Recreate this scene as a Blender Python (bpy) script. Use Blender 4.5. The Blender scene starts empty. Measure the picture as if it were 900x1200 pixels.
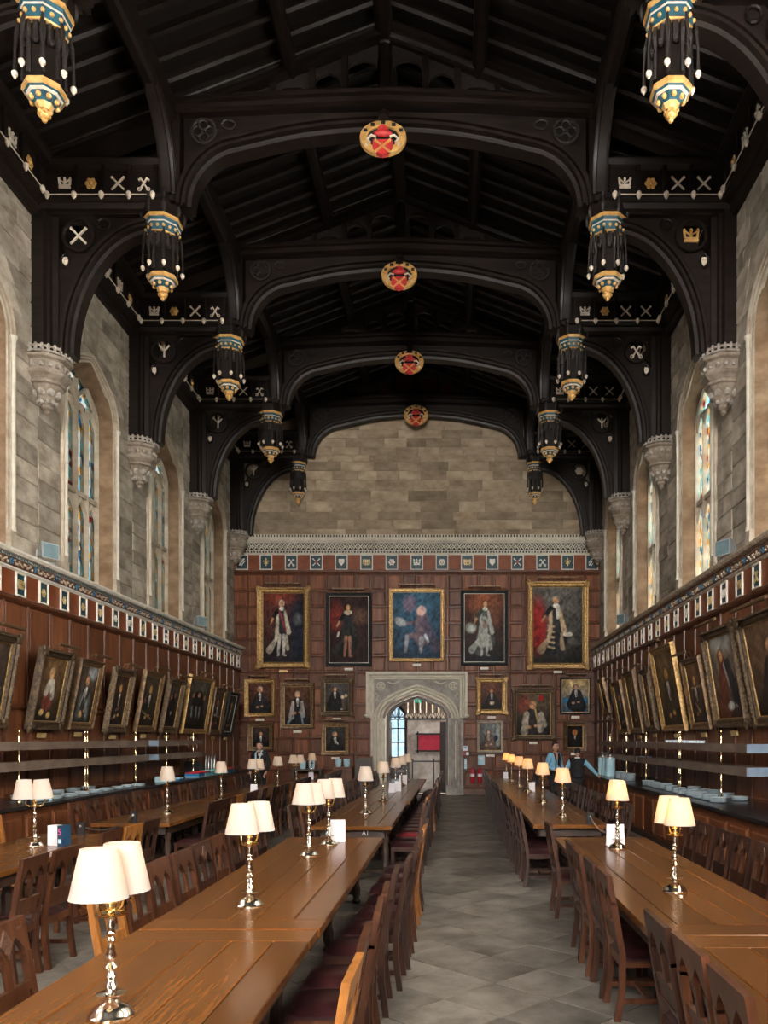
import bpy, bmesh, math, random
import numpy as np
from mathutils import Vector, Matrix, Euler
random.seed(7)
rng = np.random.default_rng(7)
S = bpy.context.scene
C = S.collection
PI = math.pi

# ------------------------------------------------------------------ camera, sky, exposure
CX, CZ, F = 1.2, 1.95, 950.0            # camera x, eye height, focal length in px of the 900x1200 frame
VPX, VPY = 530.0, 864.0                 # vanishing point of the hall
cam = bpy.data.cameras.new('camera')
cam.sensor_fit = 'VERTICAL'; cam.sensor_height = 36; cam.sensor_width = 27
cam.lens = 36*F/1200
cam.shift_x = -(VPX-450)/1200; cam.shift_y = (VPY-600)/1200
cam.clip_end = 200
camo = bpy.data.objects.new('camera', cam); C.objects.link(camo)
camo.location = (CX, 0, CZ); camo.rotation_euler = (PI/2, 0, 0)
S.camera = camo

W = bpy.data.worlds.new('sky'); S.world = W; W.use_nodes = True
bg = W.node_tree.nodes['Background']
bg.inputs[0].default_value = (1.0, 0.955, 0.90, 1); bg.inputs[1].default_value = 40.0

S.view_settings.view_transform = 'Standard'
S.view_settings.look = 'None'
S.view_settings.gamma = 1.0
S.view_settings.use_curve_mapping = False
S.view_settings.exposure = 0.5

# hall dimensions (metres; x=0 on the hall's axis, floor z=0)
WX = 6.23          # stone face of the side walls
PX = 6.0           # face of the side panelling
YE = 27.5          # face of the end-wall panelling
YB = -9.0          # wall behind the camera
TR = [27.22, 23.1, 18.8, 14.5, 10.3]                     # trusses in view
BAY = [25.15, 20.95, 16.65, 12.4, 8.15, 3.85, -0.45, -4.75]   # window centres
SILL, SPR, HO, RISE = 5.0, 8.7, 1.3, 1.1                 # window sill, springing, outer half width, rise

def px(x, y, Y): return Vector((CX+(x-VPX)*Y/F, Y, CZ+(VPY-y)*Y/F))

def portal(loc, rot, sx, sy):
    l = bpy.data.lights.new('daylight_portal', 'AREA'); l.shape = 'RECTANGLE'; l.size = sx; l.size_y = sy
    l.cycles.is_portal = True
    o = bpy.data.objects.new('daylight_portal', l); C.objects.link(o); o.location = loc; o.rotation_euler = rot
for yb in BAY:
    portal((-WX-0.46, yb, 7.2), (0, -PI/2, 0), 4.9, 2.2)
    portal((WX+0.46, yb, 7.2), (0, PI/2, 0), 4.9, 2.2)
portal((0, YB-0.3, 8.2), (PI/2, 0, 0), 6.2, 6.5)

# ------------------------------------------------------------------ materials
MATS = {}
def mk(name, c1, c2=None, rough=0.6, metal=0.0, scale=(4,4,4), bump=0.0, rand=0.0, lo=0.35, hi=0.65, detail=5, spec=0.5, emit=None, es=0, fine=0.0, coat=0.0):
    m = bpy.data.materials.new(name); m.use_nodes = True; MATS[name] = m
    nt = m.node_tree; n = nt.nodes; L = nt.links
    b = n['Principled BSDF']
    b.inputs['Roughness'].default_value = rough; b.inputs['Metallic'].default_value = metal
    b.inputs['Specular IOR Level'].default_value = spec
    if coat: b.inputs['Coat Weight'].default_value = coat; b.inputs['Coat Roughness'].default_value = 0.15
    col = None
    if c2 is not None:
        tc = n.new('ShaderNodeTexCoord'); mp = n.new('ShaderNodeMapping'); mp.inputs['Scale'].default_value = scale
        oi = n.new('ShaderNodeObjectInfo'); mul = n.new('ShaderNodeMath'); mul.operation = 'MULTIPLY'; mul.inputs[1].default_value = 37.0
        L.new(oi.outputs['Random'], mul.inputs[0]); L.new(mul.outputs[0], mp.inputs['Location'])
        L.new(tc.outputs['Object'], mp.inputs['Vector'])
        nz = n.new('ShaderNodeTexNoise'); nz.inputs['Scale'].default_value = 1.0; nz.inputs['Detail'].default_value = detail
        nz.inputs['Roughness'].default_value = 0.65
        L.new(mp.outputs[0], nz.inputs['Vector'])
        r = n.new('ShaderNodeValToRGB'); r.color_ramp.elements[0].position = lo; r.color_ramp.elements[1].position = hi
        r.color_ramp.elements[0].color = (*c1, 1); r.color_ramp.elements[1].color = (*c2, 1)
        L.new(nz.outputs['Fac'], r.inputs[0]); col = r.outputs[0]
        if rand:
            mr = n.new('ShaderNodeMapRange'); mr.inputs['To Min'].default_value = 1-rand; mr.inputs['To Max'].default_value = 1+rand
            L.new(oi.outputs['Random'], mr.inputs[0])
            mx = n.new('ShaderNodeVectorMath'); mx.operation = 'SCALE'
            L.new(col, mx.inputs[0]); L.new(mr.outputs[0], mx.inputs['Scale']); col = mx.outputs[0]
        L.new(col, b.inputs['Base Color'])
        if bump:
            bp = n.new('ShaderNodeBump'); bp.inputs['Strength'].default_value = bump; bp.inputs['Distance'].default_value = 0.02
            L.new(nz.outputs['Fac'], bp.inputs['Height']); L.new(bp.outputs[0], b.inputs['Normal'])
    else:
        b.inputs['Base Color'].default_value = (*c1, 1)
    if emit: b.inputs['Emission Color'].default_value = (*emit, 1); b.inputs['Emission Strength'].default_value = es
    return m

mk('stone', (0.235,0.175,0.115), (0.40,0.32,0.225), 0.9, scale=(1.7,1.7,2.6), bump=0.5, rand=0.30, detail=7, spec=0.2)
mk('stone_side', (0.22,0.18,0.135), (0.46,0.40,0.325), 0.9, scale=(1.9,1.9,2.9), bump=0.6, rand=0.24, detail=7, spec=0.2)
mk('mortar', (0.30,0.25,0.19), (0.42,0.36,0.28), 0.95, scale=(6,6,6), spec=0.2)
mk('dressed_stone', (0.36,0.29,0.21), (0.56,0.49,0.39), 0.85, scale=(2,2,3), bump=0.2, rand=0.08, spec=0.25)
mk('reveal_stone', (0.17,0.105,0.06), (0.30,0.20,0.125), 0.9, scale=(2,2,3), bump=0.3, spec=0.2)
mk('pale_stone', (0.50,0.455,0.37), (0.70,0.65,0.55), 0.8, scale=(3,3,3), bump=0.15, spec=0.25)
mk('corbel_stone', (0.17,0.135,0.10), (0.33,0.275,0.22), 0.85, scale=(5,5,5), bump=0.3, spec=0.25)
mk('grey_stone', (0.22,0.20,0.18), (0.42,0.39,0.36), 0.85, scale=(3,3,3), bump=0.3, spec=0.25)
mk('carved_stone', (0.20,0.17,0.14), (0.46,0.42,0.37), 0.85, scale=(14,14,14), bump=0.8, spec=0.25)
mk('slab', (0.075,0.063,0.052), (0.225,0.198,0.170), 0.42, scale=(2.6,2.6,2.6), bump=0.25, rand=0.26, detail=8, spec=0.4)
mk('joint', (0.03,0.026,0.022), (0.06,0.052,0.045), 0.9, scale=(5,5,5), spec=0.2)
mk('roof_oak', (0.0055,0.0035,0.0026), (0.017,0.0108,0.0083), 0.42, scale=(1.5,12,12), bump=0.1, rand=0.25, spec=0.28)
mk('roof_board', (0.004,0.003,0.0025), (0.010,0.007,0.006), 0.6, scale=(2,9,2), rand=0.2, spec=0.3)
mk('roof_carving', (0.006,0.0042,0.0036), (0.026,0.018,0.015), 0.5, scale=(18,18,18), bump=0.8, spec=0.5)
mk('panel_oak', (0.075,0.022,0.009), (0.21,0.074,0.030), 0.42, scale=(9,9,1.1), bump=0.08, rand=0.34, spec=0.25, lo=0.3, hi=0.7)
mk('rail_oak', (0.055,0.017,0.007), (0.13,0.044,0.018), 0.35, scale=(4,4,4), bump=0.08, rand=0.1, spec=0.35)
mk('frieze_oak', (0.15,0.036,0.010), (0.23,0.062,0.020), 0.45, scale=(3,3,3), rand=0.08, spec=0.25)
mk('table_oak', (0.058,0.018,0.0042), (0.215,0.083,0.019), 0.25, scale=(46,3.0,46), bump=0.0, rand=0.26, spec=0.36, lo=0.15, hi=0.88, coat=0.08)
mk('table_edge', (0.30,0.14,0.045), (0.42,0.21,0.075), 0.3, scale=(10,3,10), spec=0.5)
mk('dark_oak', (0.022,0.012,0.008), (0.05,0.026,0.016), 0.45, scale=(7,7,2), rand=0.2, spec=0.5)
mk('chair_dark', (0.016,0.006,0.0035), (0.048,0.018,0.0095), 0.34, scale=(14,14,3), bump=0.06, rand=0.3, spec=0.35)
mk('chair_mid', (0.036,0.0115,0.005), (0.098,0.034,0.0145), 0.34, scale=(14,14,3), bump=0.06, rand=0.2, spec=0.35)
mk('chair_honey', (0.20,0.070,0.013), (0.38,0.15,0.034), 0.36, scale=(14,14,3), bump=0.06, rand=0.15, spec=0.5)
mk('chair_carving', (0.03,0.013,0.007), (0.15,0.065,0.035), 0.4, scale=(60,60,60), bump=0.6, spec=0.5)
mk('leather', (0.014,0.0045,0.005), (0.045,0.012,0.013), 0.3, scale=(9,9,9), rand=0.3, spec=0.6)
mk('red_leather', (0.20,0.012,0.02), (0.32,0.02,0.035), 0.32, scale=(9,9,9), spec=0.6)
mk('counter_top', (0.012,0.010,0.010), (0.035,0.03,0.03), 0.25, scale=(5,5,5), spec=0.5)
mk('gilt', (0.17,0.095,0.03), (0.52,0.33,0.13), 0.36, 0.6, scale=(16,16,16), bump=0.5, spec=0.5)
mk('old_gilt', (0.030,0.018,0.010), (0.17,0.110,0.060), 0.4, 0.45, scale=(22,22,22), bump=0.8, rand=0.3, spec=0.5)
mk('dull_gilt', (0.05,0.027,0.012), (0.20,0.115,0.05), 0.36, 0.4, scale=(12,12,12), bump=0.4, rand=0.25, spec=0.5)
mk('black_frame', (0.007,0.008,0.008), (0.018,0.021,0.021), 0.5, scale=(6,6,6), spec=0.15)
mk('roof_gold', (0.58,0.29,0.075), (0.84,0.52,0.19), 0.35, 0.25, scale=(9,9,9), spec=0.6)
mk('roof_cream', (0.58,0.48,0.37), (0.80,0.70,0.58), 0.4, scale=(8,8,8), spec=0.5)
mk('roof_teal', (0.004,0.045,0.07), (0.010,0.09,0.13), 0.45, scale=(8,8,8), spec=0.5)
mk('roof_red', (0.42,0.02,0.02), (0.65,0.05,0.05), 0.45, scale=(8,8,8), spec=0.5)
mk('badge_white', (0.62,0.57,0.48), (0.78,0.74,0.66), 0.5, scale=(8,8,8), spec=0.4)
mk('badge_teal', (0.005,0.028,0.036), (0.012,0.055,0.07), 0.45, scale=(8,8,8), spec=0.4)
mk('badge_gold', (0.50,0.34,0.12), (0.70,0.52,0.25), 0.4, 0.3, scale=(8,8,8), spec=0.5)
mk('badge_red', (0.22,0.03,0.03), (0.32,0.05,0.04), 0.45, scale=(8,8,8), spec=0.4)
mk('rosette_blue', (0.02,0.075,0.15), (0.05,0.15,0.25), 0.45, scale=(8,8,8), spec=0.4)
mk('carved_band', (0.25,0.17,0.105), (0.62,0.52,0.40), 0.55, scale=(20,20,20), bump=0.7, spec=0.4)
mk('brass', (0.72,0.52,0.24), (0.92,0.76,0.48), 0.16, 1.0, scale=(10,10,10), spec=0.5)
mk('silver', (0.80,0.74,0.62), (0.96,0.92,0.84), 0.12, 1.0, scale=(10,10,10), spec=0.5)
mk('steel', (0.55,0.55,0.56), (0.75,0.75,0.76), 0.28, 1.0, scale=(4,30,30), spec=0.5)
mk('iron', (0.012,0.012,0.013), (0.03,0.03,0.031), 0.45, 0.6, scale=(10,10,10), spec=0.5)
mk('china', (0.62,0.74,0.80), (0.72,0.83,0.88), 0.2, scale=(5,5,5), spec=0.5, rand=0.08)
mk('card_white', (0.74,0.70,0.74), (0.82,0.79,0.83), 0.5, scale=(5,5,5), spec=0.3)
mk('card_blue', (0.35,0.58,0.68), (0.50,0.72,0.80), 0.5, scale=(5,5,5), spec=0.3)
mk('navy', (0.01,0.035,0.075), (0.02,0.06,0.11), 0.4, scale=(5,5,5), spec=0.4)
mk('pink', (0.75,0.10,0.35))
mk('red_paint', (0.40,0.012,0.03), (0.52,0.02,0.045), 0.4, scale=(4,4,4), spec=0.4)
mk('crimson_board', (0.22,0.006,0.022), (0.30,0.012,0.035), 0.6, scale=(4,4,4), spec=0.3)
mk('black_plastic', (0.012,0.012,0.013), (0.022,0.022,0.023), 0.4, scale=(5,5,5), spec=0.4)
mk('tray_red', (0.55,0.02,0.03)); mk('tray_blue', (0.02,0.22,0.48)); mk('tray_teal', (0.10,0.45,0.50)); mk('tray_green', (0.02,0.26,0.17)); mk('tray_pale', (0.45,0.66,0.72))
mk('exit_green', (0.0,0.30,0.17), emit=(0.0,0.5,0.3), es=0.4)
mk('skin', (0.50,0.26,0.18), (0.60,0.33,0.24), 0.5, scale=(12,12,12), spec=0.4)
mk('hair', (0.010,0.007,0.006), (0.022,0.015,0.012), 0.5, scale=(60,60,60), spec=0.4)
mk('blue_shirt', (0.16,0.42,0.62), (0.28,0.56,0.74), 0.7, scale=(9,9,9), spec=0.3)
mk('black_cloth', (0.010,0.010,0.012), (0.024,0.023,0.025), 0.75, scale=(9,9,9), spec=0.3)
mk('pale_blue_cloth', (0.30,0.55,0.66), (0.55,0.75,0.82), 0.7, scale=(20,20,20), spec=0.3)
mk('white_cloth', (0.72,0.72,0.72))
mk('gantry_wood_reflection', (0.13,0.092,0.070), (0.21,0.155,0.12), 0.5, 0.0, scale=(4,2,4), spec=0.15)  # brown of the reflected wood put into the base colour
mk('gantry_end_reflection', (0.20,0.27,0.36), (0.28,0.36,0.46), 0.3, 0.2, scale=(4,4,4), spec=0.5)  # bluish reflection on the shelf ends put into the base colour
mk('lamp_glass', (0.10,0.17,0.19), (0.16,0.24,0.26), 0.15, scale=(4,4,4), spec=0.6)
mk('grey_metal', (0.33,0.36,0.37), (0.42,0.45,0.46), 0.45, 0.3, scale=(4,4,4), spec=0.5)

def shade_mat():
    m = bpy.data.materials.new('lamp_shade_fabric'); m.use_nodes = True; MATS['shade'] = m
    nt = m.node_tree; n = nt.nodes; L = nt.links
    for x in list(n):
        if x.type == 'BSDF_PRINCIPLED': n.remove(x)
    out = n['Material Output']
    d = n.new('ShaderNodeBsdfDiffuse'); d.inputs[0].default_value = (0.72,0.68,0.655,1)
    t = n.new('ShaderNodeBsdfTranslucent'); t.inputs[0].default_value = (0.86,0.62,0.26,1)
    mx = n.new('ShaderNodeMixShader'); mx.inputs[0].default_value = 0.42
    L.new(d.outputs[0], mx.inputs[1]); L.new(t.outputs[0], mx.inputs[2]); L.new(mx.outputs[0], out.inputs[0])
shade_mat()

def glass_mat(name, ramp, fac):
    m = bpy.data.materials.new(name); m.use_nodes = True; MATS[name] = m
    nt = m.node_tree; n = nt.nodes; L = nt.links
    for x in list(n):
        if x.type == 'BSDF_PRINCIPLED': n.remove(x)
    out = n['Material Output']
    tc = n.new('ShaderNodeTexCoord'); v = n.new('ShaderNodeTexVoronoi'); v.inputs['Scale'].default_value = 9
    L.new(tc.outputs['Object'], v.inputs['Vector'])
    sp = n.new('ShaderNodeSeparateColor'); L.new(v.outputs['Color'], sp.inputs[0])
    r = n.new('ShaderNodeValToRGB'); r.color_ramp.interpolation = 'CONSTANT'
    while len(r.color_ramp.elements) < len(ramp): r.color_ramp.elements.new(0.5)
    for e, (p, c) in zip(r.color_ramp.elements, ramp): e.position = p; e.color = (*c, 1)
    L.new(sp.outputs[0], r.inputs[0])
    t = n.new('ShaderNodeBsdfTransparent'); L.new(r.outputs[0], t.inputs[0])
    g = n.new('ShaderNodeBsdfGlossy'); g.inputs['Roughness'].default_value = 0.15; g.inputs[0].default_value = (0.6,0.65,0.7,1)
    mx = n.new('ShaderNodeMixShader'); mx.inputs[0].default_value = fac
    L.new(t.outputs[0], mx.inputs[1]); L.new(g.outputs[0], mx.inputs[2]); L.new(mx.outputs[0], out.inputs[0])
for nm_, k_ in (('leaded_glass', 1.3), ('leaded_glass_bright_side', 3.2)): glass_mat(nm_, [(p_, tuple(k_*q_ for q_ in c_)) for p_, c_ in [(0.0,(0.09,0.095,0.095)),(0.40,(0.05,0.085,0.095)),(0.60,(0.09,0.065,0.03)),(0.72,(0.10,0.095,0.085)),(0.86,(0.012,0.035,0.055)),(0.95,(0.05,0.010,0.008))]], 0.06)  # brighter copy stands in for the stronger sky on the right side
glass_mat('clear_glass', [(0.0,(0.92,0.92,0.9)),(0.5,(0.86,0.88,0.88))], 0.06)  # for windows out of view, transmission set high to light the hall
glass_mat('dim_side_glass', [(0.0,(0.42,0.45,0.47)),(0.5,(0.36,0.40,0.43))], 0.06)  # unseen left windows, glass darkened to stand in for a weaker sky
glass_mat('plain_glass', [(0.0,(0.13,0.15,0.165)),(0.5,(0.11,0.14,0.16))], 0.06)

def canvas_mat():
    m = bpy.data.materials.new('oil_paint'); m.use_nodes = True; MATS['oil_paint'] = m
    nt = m.node_tree; n = nt.nodes; L = nt.links; b = n['Principled BSDF']
    a = n.new('ShaderNodeVertexColor'); a.layer_name = 'paint'
    L.new(a.outputs[0], b.inputs['Base Color']); b.inputs['Roughness'].default_value = 0.4; b.inputs['Specular IOR Level'].default_value = 0.06
canvas_mat()
# ------------------------------------------------------------------ mesh helpers
class MB:
    def __init__(s): s.v = []; s.f = []; s.m = []; s.mi = 0
    def add(s, vs, fs):
        o = len(s.v); s.v += [tuple(p) for p in vs]; s.f += [tuple(i+o for i in f) for f in fs]; s.m += [s.mi]*len(fs); return s
    def box(s, x0, x1, y0, y1, z0, z1):
        return s.add([(x0,y0,z0),(x1,y0,z0),(x1,y1,z0),(x0,y1,z0),(x0,y0,z1),(x1,y0,z1),(x1,y1,z1),(x0,y1,z1)],
                     [(3,2,1,0),(4,5,6,7),(0,1,5,4),(1,2,6,5),(2,3,7,6),(3,0,4,7)])
    def prism(s, poly, axis, a, b):
        """poly: 2d points, extruded along axis from a to b"""
        def P(p, t):
            return {'x': (t,p[0],p[1]), 'y': (p[0],t,p[1]), 'z': (p[0],p[1],t)}[axis]
        n = len(poly)
        vs = [P(p,a) for p in poly]+[P(p,b) for p in poly]
        fs = [tuple(range(n-1,-1,-1)), tuple(range(n,2*n))]+[(i,(i+1)%n,n+(i+1)%n,n+i) for i in range(n)]
        return s.add(vs, fs)
    def strip(s, A, B, axis, a, b):
        """solid between polylines A and B (same count), extruded along axis"""
        for i in range(len(A)-1): s.prism([A[i],A[i+1],B[i+1],B[i]], axis, a, b)
        return s
    def lathe(s, prof, n=12, c=(0,0,0), a0=0, sweep=2*PI, caps=True):
        full = sweep > 6.28; k = n if full else n+1; o = []
        for r, z in prof:
            o += [(c[0]+r*math.cos(a0+sweep*i/n), c[1]+r*math.sin(a0+sweep*i/n), c[2]+z) for i in range(k)]
        fs = []
        for j in range(len(prof)-1):
            for i in range(n):
                i2 = (i+1) % k if full else i+1
                fs.append((j*k+i, j*k+i2, (j+1)*k+i2, (j+1)*k+i))
        if caps and full:
            fs.append(tuple(range(k-1,-1,-1))); fs.append(tuple(range((len(prof)-1)*k, len(prof)*k)))
        return s.add(o, fs)
    def sweep(s, pts, n, prof, closed=False):
        n = Vector(n).normalized(); pts = [Vector(p) for p in pts]; N = len(pts); vs = []
        for i in range(N):
            d = []
            if closed or i > 0: d.append((pts[i]-pts[i-1]).normalized())
            if closed or i < N-1: d.append((pts[(i+1) % N]-pts[i]).normalized())
            bs = [n.cross(t).normalized() for t in d]
            b = sum(bs, Vector()).normalized(); k = 1/max(0.3, b.dot(bs[0]))
            for u, w in prof: vs.append(pts[i]+b*u*k+n*w)
        m = len(prof); fs = []
        for i in range(N if closed else N-1):
            j = (i+1) % N
            for q in range(m): fs.append((i*m+q, i*m+(q+1)%m, j*m+(q+1)%m, j*m+q))
        if not closed: fs += [tuple(range(m-1,-1,-1)), tuple(range((N-1)*m, N*m))]
        return s.add(vs, fs)
    def tube(s, pts, r, n=6, closed=False):
        pts = [Vector(p) for p in pts]; N = len(pts); vs = []; ref = None
        for i in range(N):
            a = pts[i-1] if (closed or i > 0) else pts[i]; b = pts[(i+1)%N] if (closed or i < N-1) else pts[i]
            t = (b-a).normalized()
            if ref is None:
                ref = Vector((0,0,1)) if abs(t.z) < 0.9 else Vector((1,0,0))
            u = ref-t*ref.dot(t); u.normalize(); ref = u; w = t.cross(u)
            rr = r[i] if isinstance(r, (list,tuple)) else r
            vs += [pts[i]+(u*math.cos(2*PI*k/n)+w*math.sin(2*PI*k/n))*rr for k in range(n)]
        fs = []
        for i in range(N if closed else N-1):
            j = (i+1)%N
            fs += [(i*n+k, i*n+(k+1)%n, j*n+(k+1)%n, j*n+k) for k in range(n)]
        if not closed: fs += [tuple(range(n-1,-1,-1)), tuple(range((N-1)*n, N*n))]
        return s.add(vs, fs)
    def ball(s, c, r, n=8, m=5, sc=(1,1,1)):
        vs = [(c[0],c[1],c[2]-r*sc[2])]
        for j in range(1, m):
            t = -PI/2+PI*j/m
            vs += [(c[0]+r*sc[0]*math.cos(t)*math.cos(2*PI*i/n), c[1]+r*sc[1]*math.cos(t)*math.sin(2*PI*i/n), c[2]+r*sc[2]*math.sin(t)) for i in range(n)]
        vs.append((c[0],c[1],c[2]+r*sc[2])); fs = []
        fs += [(0, 1+(i+1)%n, 1+i) for i in range(n)]
        for j in range(m-2):
            fs += [(1+j*n+i, 1+j*n+(i+1)%n, 1+(j+1)*n+(i+1)%n, 1+(j+1)*n+i) for i in range(n)]
        e = len(vs)-1; k = 1+(m-2)*n
        fs += [(k+i, k+(i+1)%n, e) for i in range(n)]
        return s.add(vs, fs)
    def xf(s, M, start=0):
        s.v[start:] = [tuple(M @ Vector(p)) for p in s.v[start:]]; return s
    def mesh(s, name, mats, smooth=None):
        me = bpy.data.meshes.new(name); me.from_pydata(s.v, [], s.f)
        for mt in (mats if isinstance(mats, (list,tuple)) else [mats]): me.materials.append(MATS[mt])
        if isinstance(mats, (list,tuple)): me.polygons.foreach_set('material_index', s.m)
        bm = bmesh.new(); bm.from_mesh(me); bmesh.ops.recalc_face_normals(bm, faces=bm.faces); bm.to_mesh(me); bm.free()
        if smooth:
            me.polygons.foreach_set('use_smooth', [True]*len(me.polygons)); me.set_sharp_from_angle(angle=math.radians(smooth))
        me.update(); return me
    def build(s, name, mats, parent=None, loc=(0,0,0), rot=None, smooth=None):
        return link(name, s.mesh(name, mats, smooth), parent, loc, rot)

def link(name, data, parent=None, loc=(0,0,0), rot=None):
    o = bpy.data.objects.new(name, data); C.objects.link(o); o.parent = parent; o.location = loc
    if rot: o.rotation_euler = rot
    return o
def empty(name, loc=(0,0,0), rot=None):
    return link(name, None, None, loc, rot)
def tag(o, label, cat, group=None):
    o['label'] = label; o['category'] = cat
    if group: o['group'] = group
    return o
def struct(o, label=None):
    o['kind'] = 'structure'
    if label: o['label'] = label
    return o
def stuff(o): o['kind'] = 'stuff'; return o
def copy_tree(o, parent=None):
    c = o.copy(); C.objects.link(c); c.parent = parent
    for ch in list(o.children): copy_tree(ch, c)
    return c

def tudor(a, h, r1, n=14, bulge=0.03):
    """four-centred arch from (a,0) over (0,h) to (-a,0)"""
    cx = a-r1; d = math.hypot(cx, h); phi = math.atan2(h, -cx); t = phi-math.acos(min(1, r1/d))
    k = max(3, n//2); R = [(cx+r1*math.cos(t*i/k), r1*math.sin(t*i/k)) for i in range(k+1)]
    x0, z0 = R[-1]
    for i in range(1, k+1):
        q = i/k; b = bulge*a*math.sin(PI*q)*0.5
        nx, nz = h-z0, x0
        l = math.hypot(nx, nz); R.append((x0*(1-q)+nx/l*b, z0+(h-z0)*q+nz/l*b))
    return R+[(-x, z) for x, z in R[-2::-1]]
def arch_hw(pts, z):
    """half width of an arch polyline at height z"""
    R = pts[:len(pts)//2+1]
    for (x0,z0),(x1,z1) in zip(R, R[1:]):
        if z0 <= z <= z1: return x0+(x1-x0)*(z-z0)/max(1e-6, z1-z0)
    return 0.0 if z > R[-1][1] else R[0][0]
WARCH = tudor(HO, RISE, 0.85)

# ------------------------------------------------------------------ floor of diagonal slabs
fl = MB().box(-WX-1, WX+1, YB, YE+0.5, -0.3, -0.012).build('floor', 'joint')
struct(fl)
SL = 0.56
slab_me = MB()
g = SL/2-0.005
slab_me.add([(-g,-g,-0.02),(g,-g,-0.02),(g,g,-0.02),(-g,g,-0.02),(-g,-g,0),(g,-g,0),(g,g,0),(-g,g,0)], [(0,1,5,4),(1,2,6,5),(2,3,7,6),(3,0,4,7),(4,5,6,7)])
slab_data = slab_me.mesh('slab', 'slab')
cells = []
c45 = math.sqrt(0.5)
for i in range(-40, 80):
    for j in range(-40, 80):
        x = (i-j)*SL*c45+0.35; y = (i+j)*SL*c45+0.1
        if -5.9 < x < 5.9 and 2.2 < y < 27.35:
            vis = (0.15 < x < 2.7 and y > 4) or (-2.9 < x < -0.6 and 4.6 < y < 14)
            cells.append((0 if vis else 1, y, x))
cells.sort()
for k, (_, y, x) in enumerate(cells[:300]):
    o = link('slab', slab_data, fl, (x, y, random.uniform(-0.0015, 0.0015)), (random.uniform(-.001,.001), random.uniform(-.001,.001), PI/4+random.choice([0,PI/2,PI])))
rest = MB()
for _, y, x in cells[300:]:
    st = len(rest.v); rest.add(slab_me.v, slab_me.f); rest.xf(Matrix.Translation((x,y,0)) @ Matrix.Rotation(PI/4,4,'Z'), st)
stuff(rest.build('slab', 'slab', fl))

# ------------------------------------------------------------------ side walls of stone with arched openings
def side_wall(name, sgn):
    mb = MB(); T = 0.42
    def bx(y0, y1, z0, z1): mb.box(min(sgn*WX, sgn*(WX+T)), max(sgn*WX, sgn*(WX+T)), y0, y1, z0, z1)
    edges = [YE+0.6]
    bx(YB, YE+0.6, -0.3, SILL)
    prev = YE+0.6
    for yc in BAY:
        bx(yc+HO, prev, SILL, 12.7); prev = yc-HO
        A = [(yc+x, SPR+z) for x, z in WARCH]; B = [(y, 12.7) for y, z in A]
        mb.strip(A, B, 'x', sgn*WX, sgn*(WX+T))
    bx(YB, prev, SILL, 12.7)
    w = struct(mb.build(name, 'mortar'))
    # ashlar blocks in the bays in view
    def block(poly):
        b = MB(); x = sgn*WX; d = random.uniform(0.018, 0.032)
        cy = sum(p[0] for p in poly)/4; cz = sum(p[1] for p in poly)/4
        inn = [(cy+(p[0]-cy)*(1-0.016/max(.05,abs(p[0]-cy))), cz+(p[1]-cz)*(1-0.016/max(.05,abs(p[1]-cz)))) for p in poly]
        vs = [(0.04*sgn, p[0]-cy, p[1]-cz) for p in poly]+[(-(d-0.012)*sgn, p[0]-cy, p[1]-cz) for p in poly]+[(-d*sgn, p[0]-cy, p[1]-cz) for p in inn]
        fs = [(i,(i+1)%4,4+(i+1)%4,4+i) for i in range(4)]+[(4+i,4+(i+1)%4,8+(i+1)%4,8+i) for i in range(4)]+[(8,9,10,11)]
        b.add(vs, fs); b.build('stone_block', 'stone_side', w, (x, cy, cz))
    lims = [YE, 23.1, 18.8, 14.5, 10.3]
    for k in range(4):
        y1, y0 = lims[k], lims[k+1]; yc = BAY[k]; z = SILL-0.02
        while z < 11.15:
            h = random.choice([0.30,0.34,0.38,0.42]); z1 = min(11.2, z+h)
            segs = []
            ha, hb = [HO+0.005 if q <= SPR else arch_hw(WARCH, q-SPR)+0.005 for q in (z, z1)]
            if z >= SPR+RISE: segs = [((y0,y1),(y0,y1))]
            else: segs = [((y0,yc-ha),(y0,yc-hb)), ((yc+ha,y1),(yc+hb,y1))]
            for (a0,b0),(a1,b1) in segs:
                if b0-a0 < 0.08 and b1-a1 < 0.08: continue
                W_ = max(b0-a0, b1-a1); n = max(1, round(W_/random.uniform(0.55,0.95)))
                ts = [0]+sorted((i+random.uniform(-.18,.18))/n for i in range(1,n))+[1]
                for t0, t1 in zip(ts, ts[1:]):
                    j = 0.005
                    block([(a0+(b0-a0)*t0+j, z+j), (a0+(b0-a0)*t1-j, z+j), (a1+(b1-a1)*t1-j, z1-j), (a1+(b1-a1)*t0+j, z1-j)])
            z = z1
    return w
wl = side_wall('wall_left', -1)
wr = side_wall('wall_right', 1)

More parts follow.
